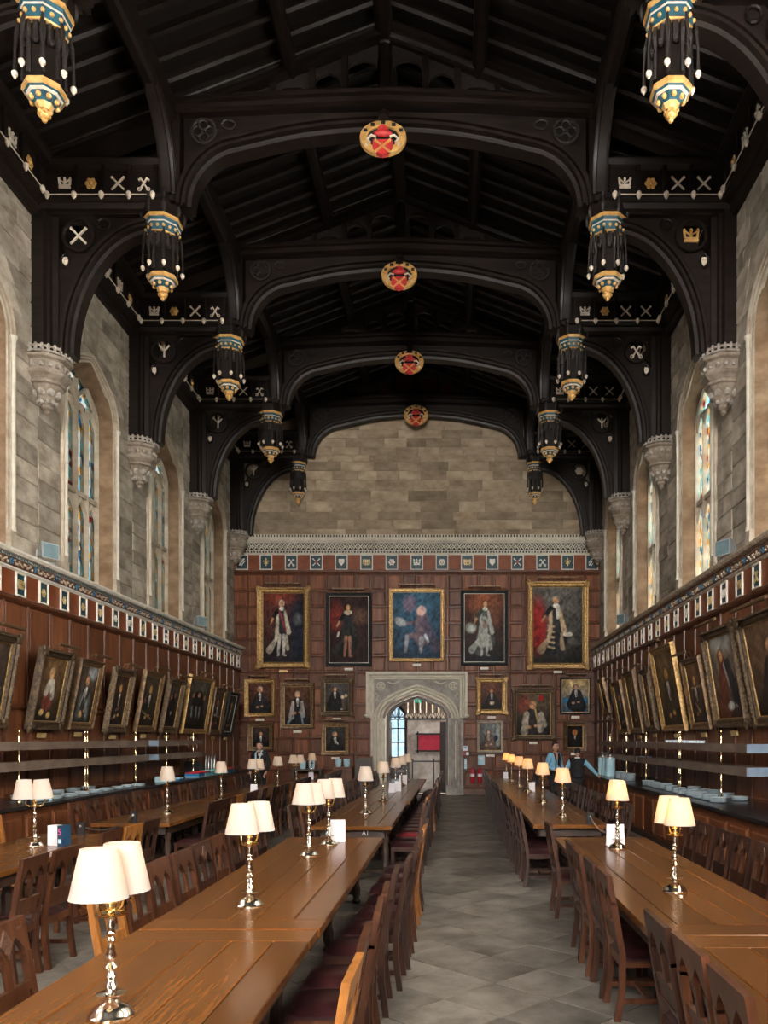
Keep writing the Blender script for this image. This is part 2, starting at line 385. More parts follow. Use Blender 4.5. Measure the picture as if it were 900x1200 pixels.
# ------------------------------------------------------------------ windows (local: x along wall, y outwards, z up from the springing)
def window_meshes():
    D = 0.30; gh = 0.99                                # glazing depth and half width
    GA = tudor(gh, 0.78, 0.6)
    zs = SILL-SPR
    out = {}
    # splayed reveal with jambs
    mb = MB()
    A = [(HO-0.22, zs)]+tudor(HO-0.22, RISE-0.16, 0.7)+[(-HO+0.22, zs)]
    B = [(gh, zs)]+GA+[(-gh, zs)]
    n = len(A)
    mb.add([(x,0.0,z) for x,z in A]+[(x,D,z) for x,z in B]+[(x*1.0,D+0.12,z) for x,z in B], [(i,i+1,n+i+1,n+i) for i in range(n-1)]+[(n+i,n+i+1,2*n+i+1,2*n+i) for i in range(n-1)])
    mb.add([(-HO,-0.02,zs),(HO,-0.02,zs),(gh,D,zs+0.28),(-gh,D,zs+0.28),(gh,D+.12,zs+.28),(-gh,D+.12,zs+.28)], [(0,1,2,3),(3,2,4,5)])
    mb.add([(x,D+.119,z) for x,z in B]+[(x*1.36,D+.119,z+(.4 if z>0 else 0)) for x,z in B], [(i,i+1,n+i+1,n+i) for i in range(n-1)])
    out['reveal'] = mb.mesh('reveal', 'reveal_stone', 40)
    # arch mouldings: three ribs
    mb = MB()
    for off, dep, w in ((0.025,-0.075,0.05),(0.10,-0.045,0.04),(0.175,-0.02,0.045)):
        P = [(HO-off, zs+0.42)]+tudor(HO-off, RISE-off*0.75, 0.85-off)+[(-HO+off, zs+0.42)]
        mb.sweep([(x,0,z) for x,z in P], (0,1,0), [(-w/2,0.1),(-w/2,dep+0.015),(0,dep),(w/2,dep+0.015),(w/2,0.1)])
    out['arch_moulding'] = mb.mesh('arch_moulding', 'dressed_stone', 35)
    mb = MB()
    for sx in (-1,1):
        x0, x1 = sorted((sx*(HO-0.2), sx*(HO+0.0)))
        mb.box(x0, x1, -0.085, 0.1, zs, zs+0.30); mb.box(x0+.01, x1-.01, -0.075, 0.1, zs+0.30, zs+0.42)
    out['jamb_base'] = mb.mesh('jamb_base', 'dressed_stone')
    mb = MB()
    mb.lathe([(0.05,0),(0.05,0.05),(0.036,0.09),(0.036,-zs-0.62),(0.05,-zs-0.58),(0.04,-zs-0.53),(0.072,-zs-0.45),(0.072,-zs-0.42)], 8, (0,0,0))
    out['shaft'] = mb.mesh('shaft', 'pale_stone', 40)
    # tracery
    mb = MB(); y0, y1 = D-0.02, D+0.13
    tz = 7.0-SPR; lz = zs+0.25
    xs = [-gh+gh*2*i/4 for i in range(5)]
    for i, x in enumerate(xs):
        w = (0.03,0.035,0.05,0.035,0.03)[i]
        mb.prism([(x-w,y0+0.05),(x-0.012,y0-0.02),(x+0.012,y0-0.02),(x+w,y0+0.05),(x+w,y1),(x-w,y1)], 'z', lz, 0.1 if i != 2 else 0.62)
    mb.box(-gh, gh, y0, y1, tz-0.05, tz+0.05)
    for i in range(4):
        xa, xb = xs[i]+0.03, xs[i+1]-0.03; xm = (xa+xb)/2; hw = (xb-xa)/2
        for base in (tz-0.42, -0.15):
            P = [(xm+x, base+z) for x, z in tudor(hw, 0.30, hw*0.75, 8)]
            mb.sweep([(x,0,z) for x,z in P], (0,1,0), [(-0.015,y0+.03),(0.02,y0),(0.05,y0+0.03),(0.05,y1-.02),(-0.015,y1-.02)])
            k = len(P)//2
            mb.strip(P, [(x, base+0.38) for x,z in P], 'y', y0+0.06, y1-0.02)
    for sx in (-1,1):
        P = [(sx*gh/2+x, 0.05+z) for x, z in tudor(gh/2, 0.55, gh*0.36, 8)]
        mb.sweep([(x,0,z) for x,z in P], (0,1,0), [(-0.03,y0+.02),(0,y0-.02),(0.03,y0+0.02),(0.03,y1),(-0.03,y1)])
    out['tracery'] = mb.mesh('tracery', 'dressed_stone', 30)
    panes = []
    for i in range(4):
        for za, zb in ((lz, tz), (tz, 0.1)):
            panes.append(MB().box(xs[i], xs[i+1], D+0.05, D+0.056, za, zb).mesh('pane', 'leaded_glass'))
    P = GA; mb = MB().prism([(x, max(0.1,z)) for x, z in P if z > 0.1]+[], 'y', D+0.05, D+0.056)
    panes.append(mb.mesh('pane', 'leaded_glass'))
    return out, panes
WM, WP = window_meshes()
def reglaze(mat):
    r = []
    for p in WP:
        q = p.copy(); q.materials[0] = MATS[mat]; r.append(q)
    return r
GLZ = {(-1,True): WP, (1,True): reglaze('leaded_glass_bright_side'), (-1,False): reglaze('dim_side_glass'), (1,False): reglaze('clear_glass')}
wn = 0
for sgn in (-1, 1):
    for k, yc in enumerate(BAY):
        wn += 1
        e = empty('window_%d' % wn, (sgn*WX, yc, SPR), (0,0, PI/2 if sgn < 0 else -PI/2)); struct(e)
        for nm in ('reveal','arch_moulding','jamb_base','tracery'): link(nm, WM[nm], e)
        for sx in (-1,1): link('shaft', WM['shaft'], e, (sx*(HO-0.10), -0.065, SILL-SPR+0.40))
        for p in GLZ[sgn, k < 4]: link('pane', p, e)

# ------------------------------------------------------------------ wall behind the camera with its great window
mb = MB()
mb.box(-WX-1.2, -3.1, YB-0.6, YB, -0.3, 15.5); mb.box(3.1, WX+1.2, YB-0.6, YB, -0.3, 15.5)
mb.box(-3.1, 3.1, YB-0.6, YB, -0.3, 5); mb.box(-3.1, 3.1, YB-0.6, YB, 11.4, 15.5)
for x in (-1.55, 0, 1.55): mb.box(x-0.1, x+0.1, YB-0.4, YB-0.1, 5, 11.4)
mb.box(-3.1, 3.1, YB-0.4, YB-0.1, 8, 8.2)
struct(mb.build('wall_back', 'stone'))

# ------------------------------------------------------------------ end wall: backing with the doorway
DW, DS, DH = 1.08, 2.53, 3.38        # door half width, springing, apex
mb = MB()
DA = tudor(DW, DH-DS, 0.62)
for sx in (-1,1): mb.box(min(sx*DW, sx*(WX+1)), max(sx*DW, sx*(WX+1)), YE+0.03, YE+0.75, -0.3, DS)
mb.strip([(x,DS+z) for x,z in DA], [(x,5.0) for x,z in DA], 'y', YE+0.03, YE+0.75)
for sx in (-1,1): mb.box(min(sx*DW, sx*(WX+1)), max(sx*DW, sx*(WX+1)), YE+0.03, YE+0.75, DS, 5.0)
mb.box(-WX-1, WX+1, YE+0.03, YE+0.75, 5.0, 15.2)
we = struct(mb.build('wall_end', 'rail_oak'))
# stone gable blocks
z = 8.7
mort = MB().box(-WX, WX, YE-0.005, YE+0.05, 8.6, 13.3).build('mortar_bed', 'mortar', we)
while z < 13.1:
    h = random.choice([0.22,0.27,0.31,0.36]); z1 = z+h; x = -WX-random.uniform(0,0.5)
    while x < WX:
        w = random.uniform(0.45, 1.15)*(1.2 if h > 0.26 else 1); x1 = min(WX, x+w)
        if x1-max(x,-WX) > 0.05:
            xa = max(x,-WX)+0.004; xb = x1-0.004; d = random.uniform(0.012,0.028); cx, cz = (xa+xb)/2, (z+z1)/2; a, b = (xb-xa)/2, h/2-0.004
            c = 0.012
            m = MB().add([(-a,0.03,-b),(a,0.03,-b),(a,0.03,b),(-a,0.03,b),(-a,-d+.01,-b),(a,-d+.01,-b),(a,-d+.01,b),(-a,-d+.01,b),(-a+c,-d,-b+c),(a-c,-d,-b+c),(a-c,-d,b-c),(-a+c,-d,b-c)],
                [(0,1,5,4),(1,2,6,5),(2,3,7,6),(3,0,4,7),(4,5,9,8),(5,6,10,9),(6,7,11,10),(7,4,8,11),(8,9,10,11)])
            m.build('stone_block', 'stone', we, (cx, YE-0.005, cz))
        x = x1
    z = z1

# fielded panels
def panel_mesh(w, h, mat='panel_oak'):
    a, b = w/2, h/2; r = []
    for k, (ins, d) in enumerate(((0,0.012),(0.0,0.0),(0.03,0.004),(0.05,-0.014),(0.058,-0.014))):
        r += [(-a+ins,d,-b+ins),(a-ins,d,-b+ins),(a-ins,d,b-ins),(-a+ins,d,b-ins)]
    fs = []
    for k in range(4): fs += [(k*4+i, k*4+(i+1)%4, k*4+4+(i+1)%4, k*4+4+i) for i in range(4)]
    fs.append((16,17,18,19))
    return MB().add(r, fs).mesh('panel', mat)
NC, NR = 24, 13
cw = 2*WX/NC; PZ0, PZ1 = 0.28, 7.48; rh = (PZ1-PZ0)/NR
pm = panel_mesh(cw-0.06, rh-0.06)
for i in range(NC):
    for j in range(NR):
        xc = -WX+cw*(i+0.5); zc = PZ0+rh*(j+0.5)
        if abs(xc) < 1.62 and zc < 4.2: continue
        if zc < 5 and abs(xc) > PX-0.05: continue
        link('panel', pm, we, (xc, YE+0.015, zc))
def stile(x, z0, z1): MB().prism([(-0.033,0.03),(-0.026,-0.012),(-0.012,-0.02),(0.012,-0.02),(0.026,-0.012),(0.033,0.03)], 'z', 0, z1-z0).build('stile', 'rail_oak', we, (x, YE, z0))
for i in range(NC+1):
    x = -WX+cw*i; stile(x, 4.15 if abs(x) < 1.6 else PZ0, PZ1)
for j in range(NR+1):
    zc = PZ0+rh*j
    for xa, xb in ([(-WX,WX)] if zc > 4.2 else [(-WX,-1.66),(1.66,WX)]):
        MB().prism([(0.03,-0.036),(-0.014,-0.028),(-0.026,-0.012),(-0.026,0.012),(-0.014,0.028),(0.03,0.036)], 'x', -(xb-xa)/2, (xb-xa)/2).build('rail', 'rail_oak', we, ((xa+xb)/2, YE, zc))
for sx, xa, xb in ((-1,-WX,-1.5),(1,1.5,WX)):
    b = MB().prism([(YE+.02,0),(YE-0.05,0),(YE-0.05,0.2),(YE-0.02,0.27),(YE+.02,0.27)], 'x', xa, xb).build('baseboard_end', 'rail_oak'); struct(b)

# side panelling: backing, panels, stiles, rails
MOD = 0.76
for sgn, w in ((-1, wl), (1, wr)):
    MB().box(min(sgn*(PX+.04), sgn*WX), max(sgn*(PX+.04), sgn*WX), YB, YE, 0, 4.9).build('panel_backing', 'rail_oak', w)
    rows = ((0.98,2.42),(2.5,4.17))
    pms = [panel_mesh(MOD-0.07, b-a) for a, b in rows]
    y = YE-MOD/2-0.06
    rot = (0,0, PI/2 if sgn < 0 else -PI/2)
    st = MB().prism([(-0.038,0.03),(-0.03,-0.012),(-0.012,-0.022),(0.012,-0.022),(0.03,-0.012),(0.038,0.03)], 'z', 0.95, 4.2).mesh('stile', 'rail_oak')
    while y > 7.6:
        for (a, b), p in zip(rows, pms): link('panel', p, w, (sgn*(PX+0.015), y, (a+b)/2), rot)
        link('stile', st, w, (sgn*PX, y-MOD/2, 0), rot)
        y -= MOD
    for zc in (0.94, 2.46, 4.2):
        MB().prism([(0.03*sgn,-0.045),(-0.015*sgn,-0.035),(-0.03*sgn,-0.014),(-0.03*sgn,0.014),(-0.015*sgn,0.035),(0.03*sgn,0.045)][::1], 'y', YB, YE).build('rail', 'rail_oak', w, (sgn*PX, 0, zc))
# ------------------------------------------------------------------ heraldic emblems (flat relief in the xz plane, facing -y)
def emblem(kind, r, t=0.02):
    m = MB()
    def bar(x0,z0,x1,z1,w,d=t):
        a = Vector((x0,0,z0)); b = Vector((x1,0,z1)); u = (b-a).normalized(); nrm = Vector((-u.z,0,u.x))*w
        P = [a+nrm, b+nrm, b-nrm, a-nrm]; m.prism([(p.x,p.z) for p in P], 'y', -d, 0.004)
    if kind == 'saltire':
        bar(-r*.8,-r*.8,r*.8,r*.8,r*.11); bar(-r*.8,r*.8,r*.8,-r*.8,r*.11,t*.8)
        for sx in (-1,1): m.ball((sx*r*.8,-t*.5,r*.8), r*.2, 6, 4); m.ball((sx*r*.8,-t*.5,-r*.8), r*.15, 6, 4)
    elif kind == 'rose':
        for k in range(6): a = k*PI/3; m.ball((math.cos(a)*r*.52,-t*.2,math.sin(a)*r*.52), r*.34, 6, 4, (1,.35,1))
        m.ball((0,-t*.6,0), r*.3, 6, 4)
    elif kind == 'crown':
        bar(-r*.8,-r*.55,r*.8,-r*.55,r*.16); bar(-r*.7,-r*.25,r*.7,-r*.25,r*.09)
        for k in (-.7,0,.7): bar(k*r,-r*.2,k*r*1.1,r*.55,r*.13); m.ball((k*r*1.1,-t*.4,r*.62), r*.2, 6, 4)
        bar(-r*.75,r*.55,0,r*.05,r*.07); bar(r*.75,r*.55,0,r*.05,r*.07)
    elif kind == 'keys':
        bar(-r*.55,-r*.9,r*.45,r*.75,r*.1); bar(r*.55,-r*.9,-r*.45,r*.75,r*.1,t*.8)
        for sx in (-1,1): m.tube([(sx*r*.6+math.cos(a)*r*.24,-t*.5,-r*.8+math.sin(a)*r*.24) for a in [k*PI/4 for k in range(8)]], r*.08, 5, True); bar(sx*r*.42,r*.62,sx*r*.75,r*.42,r*.12)
    elif kind == 'fleur':
        bar(0,-r*.9,0,r*.7,r*.14); m.ball((0,-t*.3,r*.75), r*.25, 6, 4, (.8,.5,1.3)); bar(-r*.5,-r*.3,r*.5,-r*.3,r*.09)
        for sx in (-1,1): m.tube([(sx*r*.1,-t*.4,-r*.2),(sx*r*.35,-t*.4,r*.3),(sx*r*.65,-t*.4,r*.35),(sx*r*.7,-t*.4,r*.05)], r*.11, 5)
    elif kind == 'shield':
        m.prism([(-r*.7,r*.8),(r*.7,r*.8),(r*.7,-r*.1),(0,-r*.9),(-r*.7,-r*.1)], 'y', -t*.6, 0.004); bar(0,-r*.6,0,r*.7,r*.08,t*1.2); bar(-r*.6,r*.3,r*.6,r*.3,r*.08,t*1.2)
    elif kind == 'port':
        for k in (-.6,-.2,.2,.6): bar(k*r,-r*.8,k*r,r*.7,r*.07)
        for k in (-.5,0,.5): bar(-r*.75,k*r,r*.75,k*r,r*.07,t*.8)
        for sx in (-1,1): bar(sx*r*.8,r*.7,sx*r*.95,-r*.5,r*.06)
    elif kind == 'bend':
        bar(-r*.7,-r*.8,r*.6,r*.9,r*.16); bar(-r*.2,-r*.95,r*.8,r*.35,r*.09); bar(-r*.8,-r*.2,r*.1,r*.95,r*.09)
    elif kind == 'wye':
        bar(0,-r*.9,0,0,r*.12); bar(0,0,-r*.7,r*.8,r*.12); bar(0,0,r*.7,r*.8,r*.12); bar(0,0,0,r*.9,r*.1)
    return m
KINDS = ['fleur','keys','saltire','shield','port','rose','crown','rose','port','shield','saltire','keys','fleur']
EMB = {}
def emb(kind, r, mat):
    k = (kind, r, mat)
    if k not in EMB: EMB[k] = emblem(kind, r).mesh('emblem', mat)
    return EMB[k]
def badge_mesh(w, h):
    m = MB()
    m.sweep([(-w/2,0,-h/2),(w/2,0,-h/2),(w/2,0,h/2),(-w/2,0,h/2)], (0,1,0), [(-0.0,0.01),(0.0,-0.03),(-0.024,-0.03),(-0.028,-0.008),(-0.028,0.01)], True)
    m.mi = 1
    m.box(-w/2+.02, w/2-.02, -0.008, 0.01, -h/2+.02, h/2-.02)
    return m.mesh('badge', ['badge_white','badge_teal'])
BADGE_A = badge_mesh(0.42, 0.51)
BADGE_B = badge_mesh(0.31, 0.39)
def sweep_check(): pass

# end-wall cornice and frieze
t1 = MB()
t1.prism([(YE+.03,8.13),(YE-.02,8.13),(YE-.06,8.19),(YE-.06,8.26),(YE-.04,8.29),(YE-.04,8.52),(YE-.08,8.55),(YE-.15,8.60),(YE-.17,8.66),(YE-.15,8.70),(YE-.10,8.72),(YE-.10,8.78),(YE+.03,8.80)], 'x', -WX, WX)
t1 = struct(t1.build('trim_1', 'pale_stone'))
m = MB(); x = -WX+0.1
while x < WX-0.1:
    a = 0.075; z = 8.405
    for s1 in (-1,1):
        m.prism([(x-a,z-s1*0.09-0.026),(x-a,z-s1*0.09+0.026),(x+a,z+s1*0.09+0.026),(x+a,z+s1*0.09-0.026)], 'y', YE-0.085, YE-0.035)
    m.ball((x+0.088,YE-0.055,z), 0.036, 5, 3); x += 0.176
stuff(m.build('lattice_band', 'pale_stone', t1)); MB().box(-WX,WX,YE-.046,YE-.03,8.29,8.52).build('band_ground','roof_carving',t1)  # dark strip stands in for the shade in the lattice holes
m = MB(); x = -WX+0.05
while x < WX:
    m.box(x, x+0.05, YE-0.135, YE-0.05, 8.72, 8.80); m.box(x+.01, x+0.055, YE-0.075, YE-0.05, 8.20, 8.25); x += 0.1
stuff(m.build('dentils', 'pale_stone', t1)); MB().box(-WX,WX,YE-.105,YE-.09,8.725,8.78).box(-WX,WX,YE-.062,YE-.05,8.195,8.255).build('dentil_gap_shade','roof_carving',t1)  # dark strips painted in as the shade between the dentils
MB().box(-WX, WX, YE-0.012, YE+0.03, 7.62, 8.14).build('frieze_board', 'frieze_oak', t1)
MB().prism([(YE+.03,7.48),(YE-.03,7.48),(YE-.075,7.55),(YE-.075,7.60),(YE-.03,7.63),(YE+.03,7.63)], 'x', -WX, WX).build('frieze_rail', 'rail_oak', t1)
for k in range(15):
    xb = (k-7)*0.852
    kd = (['bend']+KINDS+['bend'])[k]
    if abs(xb) > 5.9: xb = math.copysign(5.93, xb)
    b = link('badge', BADGE_A, t1, (xb, YE-0.014, 7.885))
    link('emblem', emb(kd, 0.135, ['badge_white','badge_gold','badge_white','badge_white'][k % 4]), b, (0,-0.01,0))
    if kd in ('saltire','rose'): link('emblem', emb('rose', 0.07, 'badge_red'), b, (0,-0.022,0))

# side cornices and friezes
for ti, sgn in ((2,-1),(3,1)):
    X = lambda d: sgn*(PX-d)
    pr = [(X(-.25),4.68),(X(.02),4.68),(X(.05),4.71),(X(.05),4.735),(X(.035),4.74),(X(.06),4.86),(X(.10),4.865),(X(.10),4.895),(X(.16),4.91),(X(.19),4.95),(X(.19),4.985),(X(-.25),5.02)]
    t = struct(MB().prism(pr, 'y', YB, YE-0.02).build('trim_%d' % ti, 'badge_white' if sgn < 0 else 'carved_band'))
    MB().box(min(X(.015),X(-.05)), max(X(.015),X(-.05)), YB, YE, 4.27, 4.69).build('frieze_board', 'frieze_oak', t)
    MB().prism([(X(-.03),4.17),(X(.03),4.17),(X(.065),4.21),(X(.065),4.255),(X(.03),4.285),(X(-.03),4.285)], 'y', YB, YE).build('frieze_rail', 'rail_oak', t)
    rot = (0,0, PI/2 if sgn < 0 else -PI/2)
    MB().box(min(X(.06),X(.03)), max(X(.06),X(.03)), YB, YE-.03, 4.742, 4.858).build('band_ground', 'rail_oak', t)
    n = 26; scroll = MB(); dent = MB()
    ros = MB()
    for k in range(6): a = k*PI/3; ros.ball((math.cos(a)*.035,-.012,math.sin(a)*.035), 0.026, 6, 4, (1,.6,1))
    ros.ball((0,-.025,0), .022, 6, 4)
    rosm = ros.mesh('rosette', 'rosette_blue')
    for k in range(n):
        y = YE-0.35-k*MOD
        b = link('badge', BADGE_B, t, (X(.016), y, 4.48), rot)
        link('emblem', emb(random.choice(['keys','fleur','bend','shield','rose','port','crown']), 0.095, random.choice(['badge_white','badge_gold','badge_gold'])), b, (0,-0.01,0))
        link('rosette', rosm, t, (X(.07), y-MOD/2, 4.80), rot)
        for q in range(13):
            yy = y-MOD/2+0.07+q*(MOD-0.1)/13; r_ = random.uniform(.022,.034); zz = 4.80+0.028*math.sin(q*1.9)
            scroll.ball((X(.063), yy, zz), r_, 5, 3, (0.9,1.3,random.uniform(.7,1.1)))
    y = YE-0.1
    while y > 7.6:
        dent.box(min(X(.11),X(.05)), max(X(.11),X(.05)), y-0.03, y, 4.868, 4.905); y -= 0.062
    stuff(scroll.build('scrollwork', 'carved_band', t)); stuff(dent.build('dentils', 'badge_teal' if sgn < 0 else 'rail_oak', t))

# ------------------------------------------------------------------ stone corbels under the trusses
def corbel_parts():
    a0, sw = -PI/2-PI*3/8-PI/8, PI   # half octagon facing +y turned later
    body = MB().lathe([(0.02,-0.98),(0.06,-0.95),(0.05,-0.90),(0.10,-0.86),(0.09,-0.82),(0.17,-0.72),(0.24,-0.58),(0.28,-0.50),(0.33,-0.48),(0.33,-0.44),(0.29,-0.42),(0.40,-0.34),(0.42,-0.30),(0.36,-0.29),(0.36,-0.10),(0.43,-0.07),(0.44,-0.02),(0.38,0.0),(0.0,0.0)], 8, (0,0,0), PI/8)
    carve = MB()
    for k in range(8):
        a = k*PI/4+PI/4
        for q in (-1,1):
            c = Vector((math.cos(a)*.345-math.sin(a)*.068*q, math.sin(a)*.345+math.cos(a)*.068*q, -0.195))
            carve.ball(c, 0.05, 5, 3)
        carve.ball((math.cos(a)*.19, math.sin(a)*.19, -0.62), 0.075, 6, 4); carve.ball((math.cos(a+.39)*.13, math.sin(a+.39)*.13, -0.76), 0.055, 5, 3)
    crest = MB()
    for k in range(24):
        a = k*2*PI/24; r = 0.40
        crest.ball((math.cos(a)*r, math.sin(a)*r, 0.06), 0.034, 5, 3, (1,1,2)); crest.ball((math.cos(a)*r, math.sin(a)*r, 0.125), 0.028, 5, 3)
    for zz in (0.02,0.10): crest.tube([(math.cos(q*PI/12)*.40,math.sin(q*PI/12)*.40,zz) for q in range(24)], .022, 5, True)
    return body.mesh('corbel', 'corbel_stone'), carve.mesh('carving', 'carved_stone'), crest.mesh('cresting', 'carved_stone')
CB, CC, CR = corbel_parts()
# ------------------------------------------------------------------ roof
def zr(x): return 12.1+0.385*(6.05-abs(x))
mb = MB()
for sgn in (-1,1):
    P = [(sgn*6.9, zr(6.9)+0.30),(0, zr(0)+0.30),(0, zr(0)+0.42),(sgn*6.9, zr(6.9)+0.42)]
    mb.prism(P, 'y', YB-0.6, YE+0.6)
ceil = struct(mb.build('ceiling', 'roof_board'))
rprof = [(-0.055,0.0),(-0.035,-0.08),(-0.05,-0.10),(-0.02,-0.15),(0.02,-0.15),(0.05,-0.10),(0.035,-0.08),(0.055,0.0)]
rm = {}
for sgn in (-1,1):
    a = Vector((sgn*6.15,0,zr(6.15)+0.30)); b = Vector((sgn*0.02,0,zr(0.02)+0.30))
    nrm = Vector((sgn*0.359,0,0.933))
    vs = []
    for p in (a,b):
        for u, h in rprof: vs.append(p+Vector((0,u,0))+nrm*h)
    n = len(rprof)
    rm[sgn] = MB().add(vs, [(i,(i+1)%n,n+(i+1)%n,n+i) for i in range(n)]+[tuple(range(n)), tuple(range(n,2*n))]).mesh('rafter', 'roof_oak')
y = YE-0.25
while y > 7.0:
    for sgn in (-1,1): link('rafter', rm[sgn], ceil, (0,y,0))
    y -= 0.43
def purlin(name, x, w, top, bot):
    zc = zr(x)
    P = [(x-w,zc+top),(x-w,zc+bot+0.10),(x-w*.7,zc+bot+0.08),(x-w*.75,zc+bot+.04),(x-w*.4,zc+bot),(x+w*.4,zc+bot),(x+w*.75,zc+bot+.04),(x+w*.7,zc+bot+.08),(x+w,zc+bot+0.10),(x+w,zc+top)]
    MB().prism(P, 'y', YB, YE).build(name, 'roof_oak', ceil)
for sgn in (-1,1):
    purlin('purlin', sgn*3.82, 0.16, 0.2, -0.22); purlin('purlin', sgn*1.68, 0.12, 0.2, -0.08)
purlin('ridge_beam', 0.0, 0.15, 0.3, -0.1)

# wall-plate friezes
knob = MB().ball((0,0,0), 0.05, 8, 6, (1,1,1.25)).ball((0,0,-0.055), 0.026, 6, 4)
knob_me = knob.mesh('knob', 'roof_cream', 50)
RK = ['crown','rose','saltire','keys']
for ti, sgn in ((4,-1),(5,1)):
    X = lambda d: sgn*(WX-d)
    t = MB().prism([(X(-.05),11.12),(X(.10),11.14),(X(.16),11.22),(X(.16),11.30),(X(.24),11.36),(X(.30),11.42),(X(.30),11.48),(X(.24),11.50),(X(.22),12.0),(X(.36),12.06),(X(.40),12.16),(X(.36),12.28),(X(-.05),12.4)], 'y', YB, YE).build('trim_%d' % ti, 'roof_oak')
    struct(t); rot = (0,0, PI/2 if sgn < 0 else -PI/2)
    MB().tube([(X(.33),8.0,11.47),(X(.33),YE-.2,11.47)], 0.012, 5).build('rod', 'roof_cream', t)
    for k in range(4):
        y0, y1 = TR[k+1]+0.45, TR[k]-0.45; n = 6
        for q in range(n):
            y = y0+(y1-y0)*(q+0.5)/n
            link('emblem', emb(RK[q % 4] if q != 3 else 'fleur', 0.13, 'roof_gold' if q % 4 == 1 else 'roof_cream'), t, (X(.25), y, 11.72), rot)
            MB().box(-0.025,0.025,-0.06,0.05,11.5,12.05).build('divider', 'roof_oak', t, (X(.23), y+(y1-y0)/n/2, 0), rot)
        for q in range(n+1):
            link('knob', knob_me, t, (X(.33), y0+(y1-y0)*q/n, 11.46))

# ------------------------------------------------------------------ trusses
def mould(w, d):
    """moulded section: u in plane (half width w), v depth (half depth d)"""
    return [(-w,-d*.55),(-w*.55,-d*.6),(-w*.5,-d),(-w*.15,-d),(-w*.1,-d*.72),(w*.1,-d*.72),(w*.15,-d),(w*.5,-d),(w*.55,-d*.6),(w,-d*.55),
            (w,d*.55),(w*.55,d*.6),(w*.5,d),(w*.15,d),(w*.1,d*.72),(-w*.1,d*.72),(-w*.15,d),(-w*.5,d),(-w*.55,d*.6),(-w,d*.55)]
def octa(m, prof, c=(0,0,0)): m.lathe(prof, 8, c, PI/8)
def pendant_parts():
    R = {}
    m = MB(); octa(m, [(0.0,1.55),(0.36,1.55),(0.36,1.38),(0.28,1.36),(0.22,1.30),(0.2,1.1),(0.19,0.40),(0.15,0.34)])
    R['shaft'] = (m.mesh('shaft', 'roof_oak'), )
    m = MB()
    for k in range(8):
        a = k*PI/4+PI/8
        x, y = math.cos(a), math.sin(a)
        m.tube([(x*.23,y*.23,1.10),(x*.245,y*.245,0.95),(x*.23,y*.23,0.80),(x*.24,y*.24,0.42)], [.03,.042,.026,.03], 5)
        m.tube([(x*.35,y*.35,1.62),(x*.36,y*.36,1.48),(x*.35,y*.35,1.36)], [.012,.04,.03], 5)
        m.ball((x*.36,y*.36,1.66), 0.035, 5, 4, (1,1,1.5))
        a2 = a+PI/8; x2, y2 = math.cos(a2), math.sin(a2)
        m.box(x2*.20-.03, x2*.20+.03, y2*.20-.03, y2*.20+.03, 0.85, 1.1); m.ball((x2*.23,y2*.23,.84), .05, 5, 3)
        m.tube([(x*.30,y*.30,1.12),(x*.315,y*.315,1.0),(x*.335,y*.335,.78),(x*.335,y*.335,0.50)], [.012,.03,.016,.026], 5)
    R['carving'] = (m.mesh('carving', 'roof_carving'), )
    m = MB(); m.mi = 0
    octa(m, [(0.30,1.37),(0.345,1.36),(0.345,1.31),(0.325,1.30)]); octa(m, [(0.262,1.10),(0.272,1.09),(0.262,1.075),(0.235,1.07)])
    m.mi = 1; octa(m, [(0.325,1.305),(0.305,1.245)]); octa(m, [(0.297,1.232),(0.268,1.10)])
    m.mi = 2; octa(m, [(0.306,1.247),(0.312,1.24),(0.306,1.228),(0.29,1.225)])
    m.mi = 0
    for k in range(16):
        a = k*PI/8; r = 0.283*(0.94 if k % 2 == 0 else 1.0); m.ball((math.cos(a)*r, math.sin(a)*r, 1.165), 0.03, 6, 4)
    R['upper_band'] = (m.mesh('upper_band', ['roof_gold','roof_teal','roof_cream']), )
    m = MB(); m.mi = 0; octa(m, [(0.20,0.38),(0.26,0.37),(0.265,0.31),(0.24,0.295)]); octa(m, [(0.115,.175),(0.10,.15),(0.075,.11)])
    m.mi = 1; octa(m, [(0.242,0.297),(0.215,0.275)]); octa(m, [(0.19,.255),(0.11,0.17)])
    m.mi = 2; octa(m, [(0.218,0.277),(0.218,0.268),(0.205,0.258),(0.185,0.252)])
    m.mi = 0
    for k in range(8):
        a = k*PI/4; m.ball((math.cos(a)*.155, math.sin(a)*.155, 0.215), 0.036, 6, 4)
    R['lower_band'] = (m.mesh('lower_band', ['roof_gold','roof_teal','roof_cream']), )
    m = MB().ball((0,0,0.06), 0.075, 8, 5, (1,1,.8))
    for k in range(6): m.ball((math.cos(k*PI/3)*.06, math.sin(k*PI/3)*.06, 0.075), .035, 5, 3)
    m.ball((0,0,0.0), 0.04, 6, 4)
    R['finial'] = (m.mesh('finial', 'roof_gold', 50), )
    R['ball'] = (MB().ball((0,0,0), 0.042, 8, 5).ball((0,0,-.045), .02, 6, 4).mesh('drop_ball', 'roof_cream', 50), )
    return R
PD = pendant_parts()

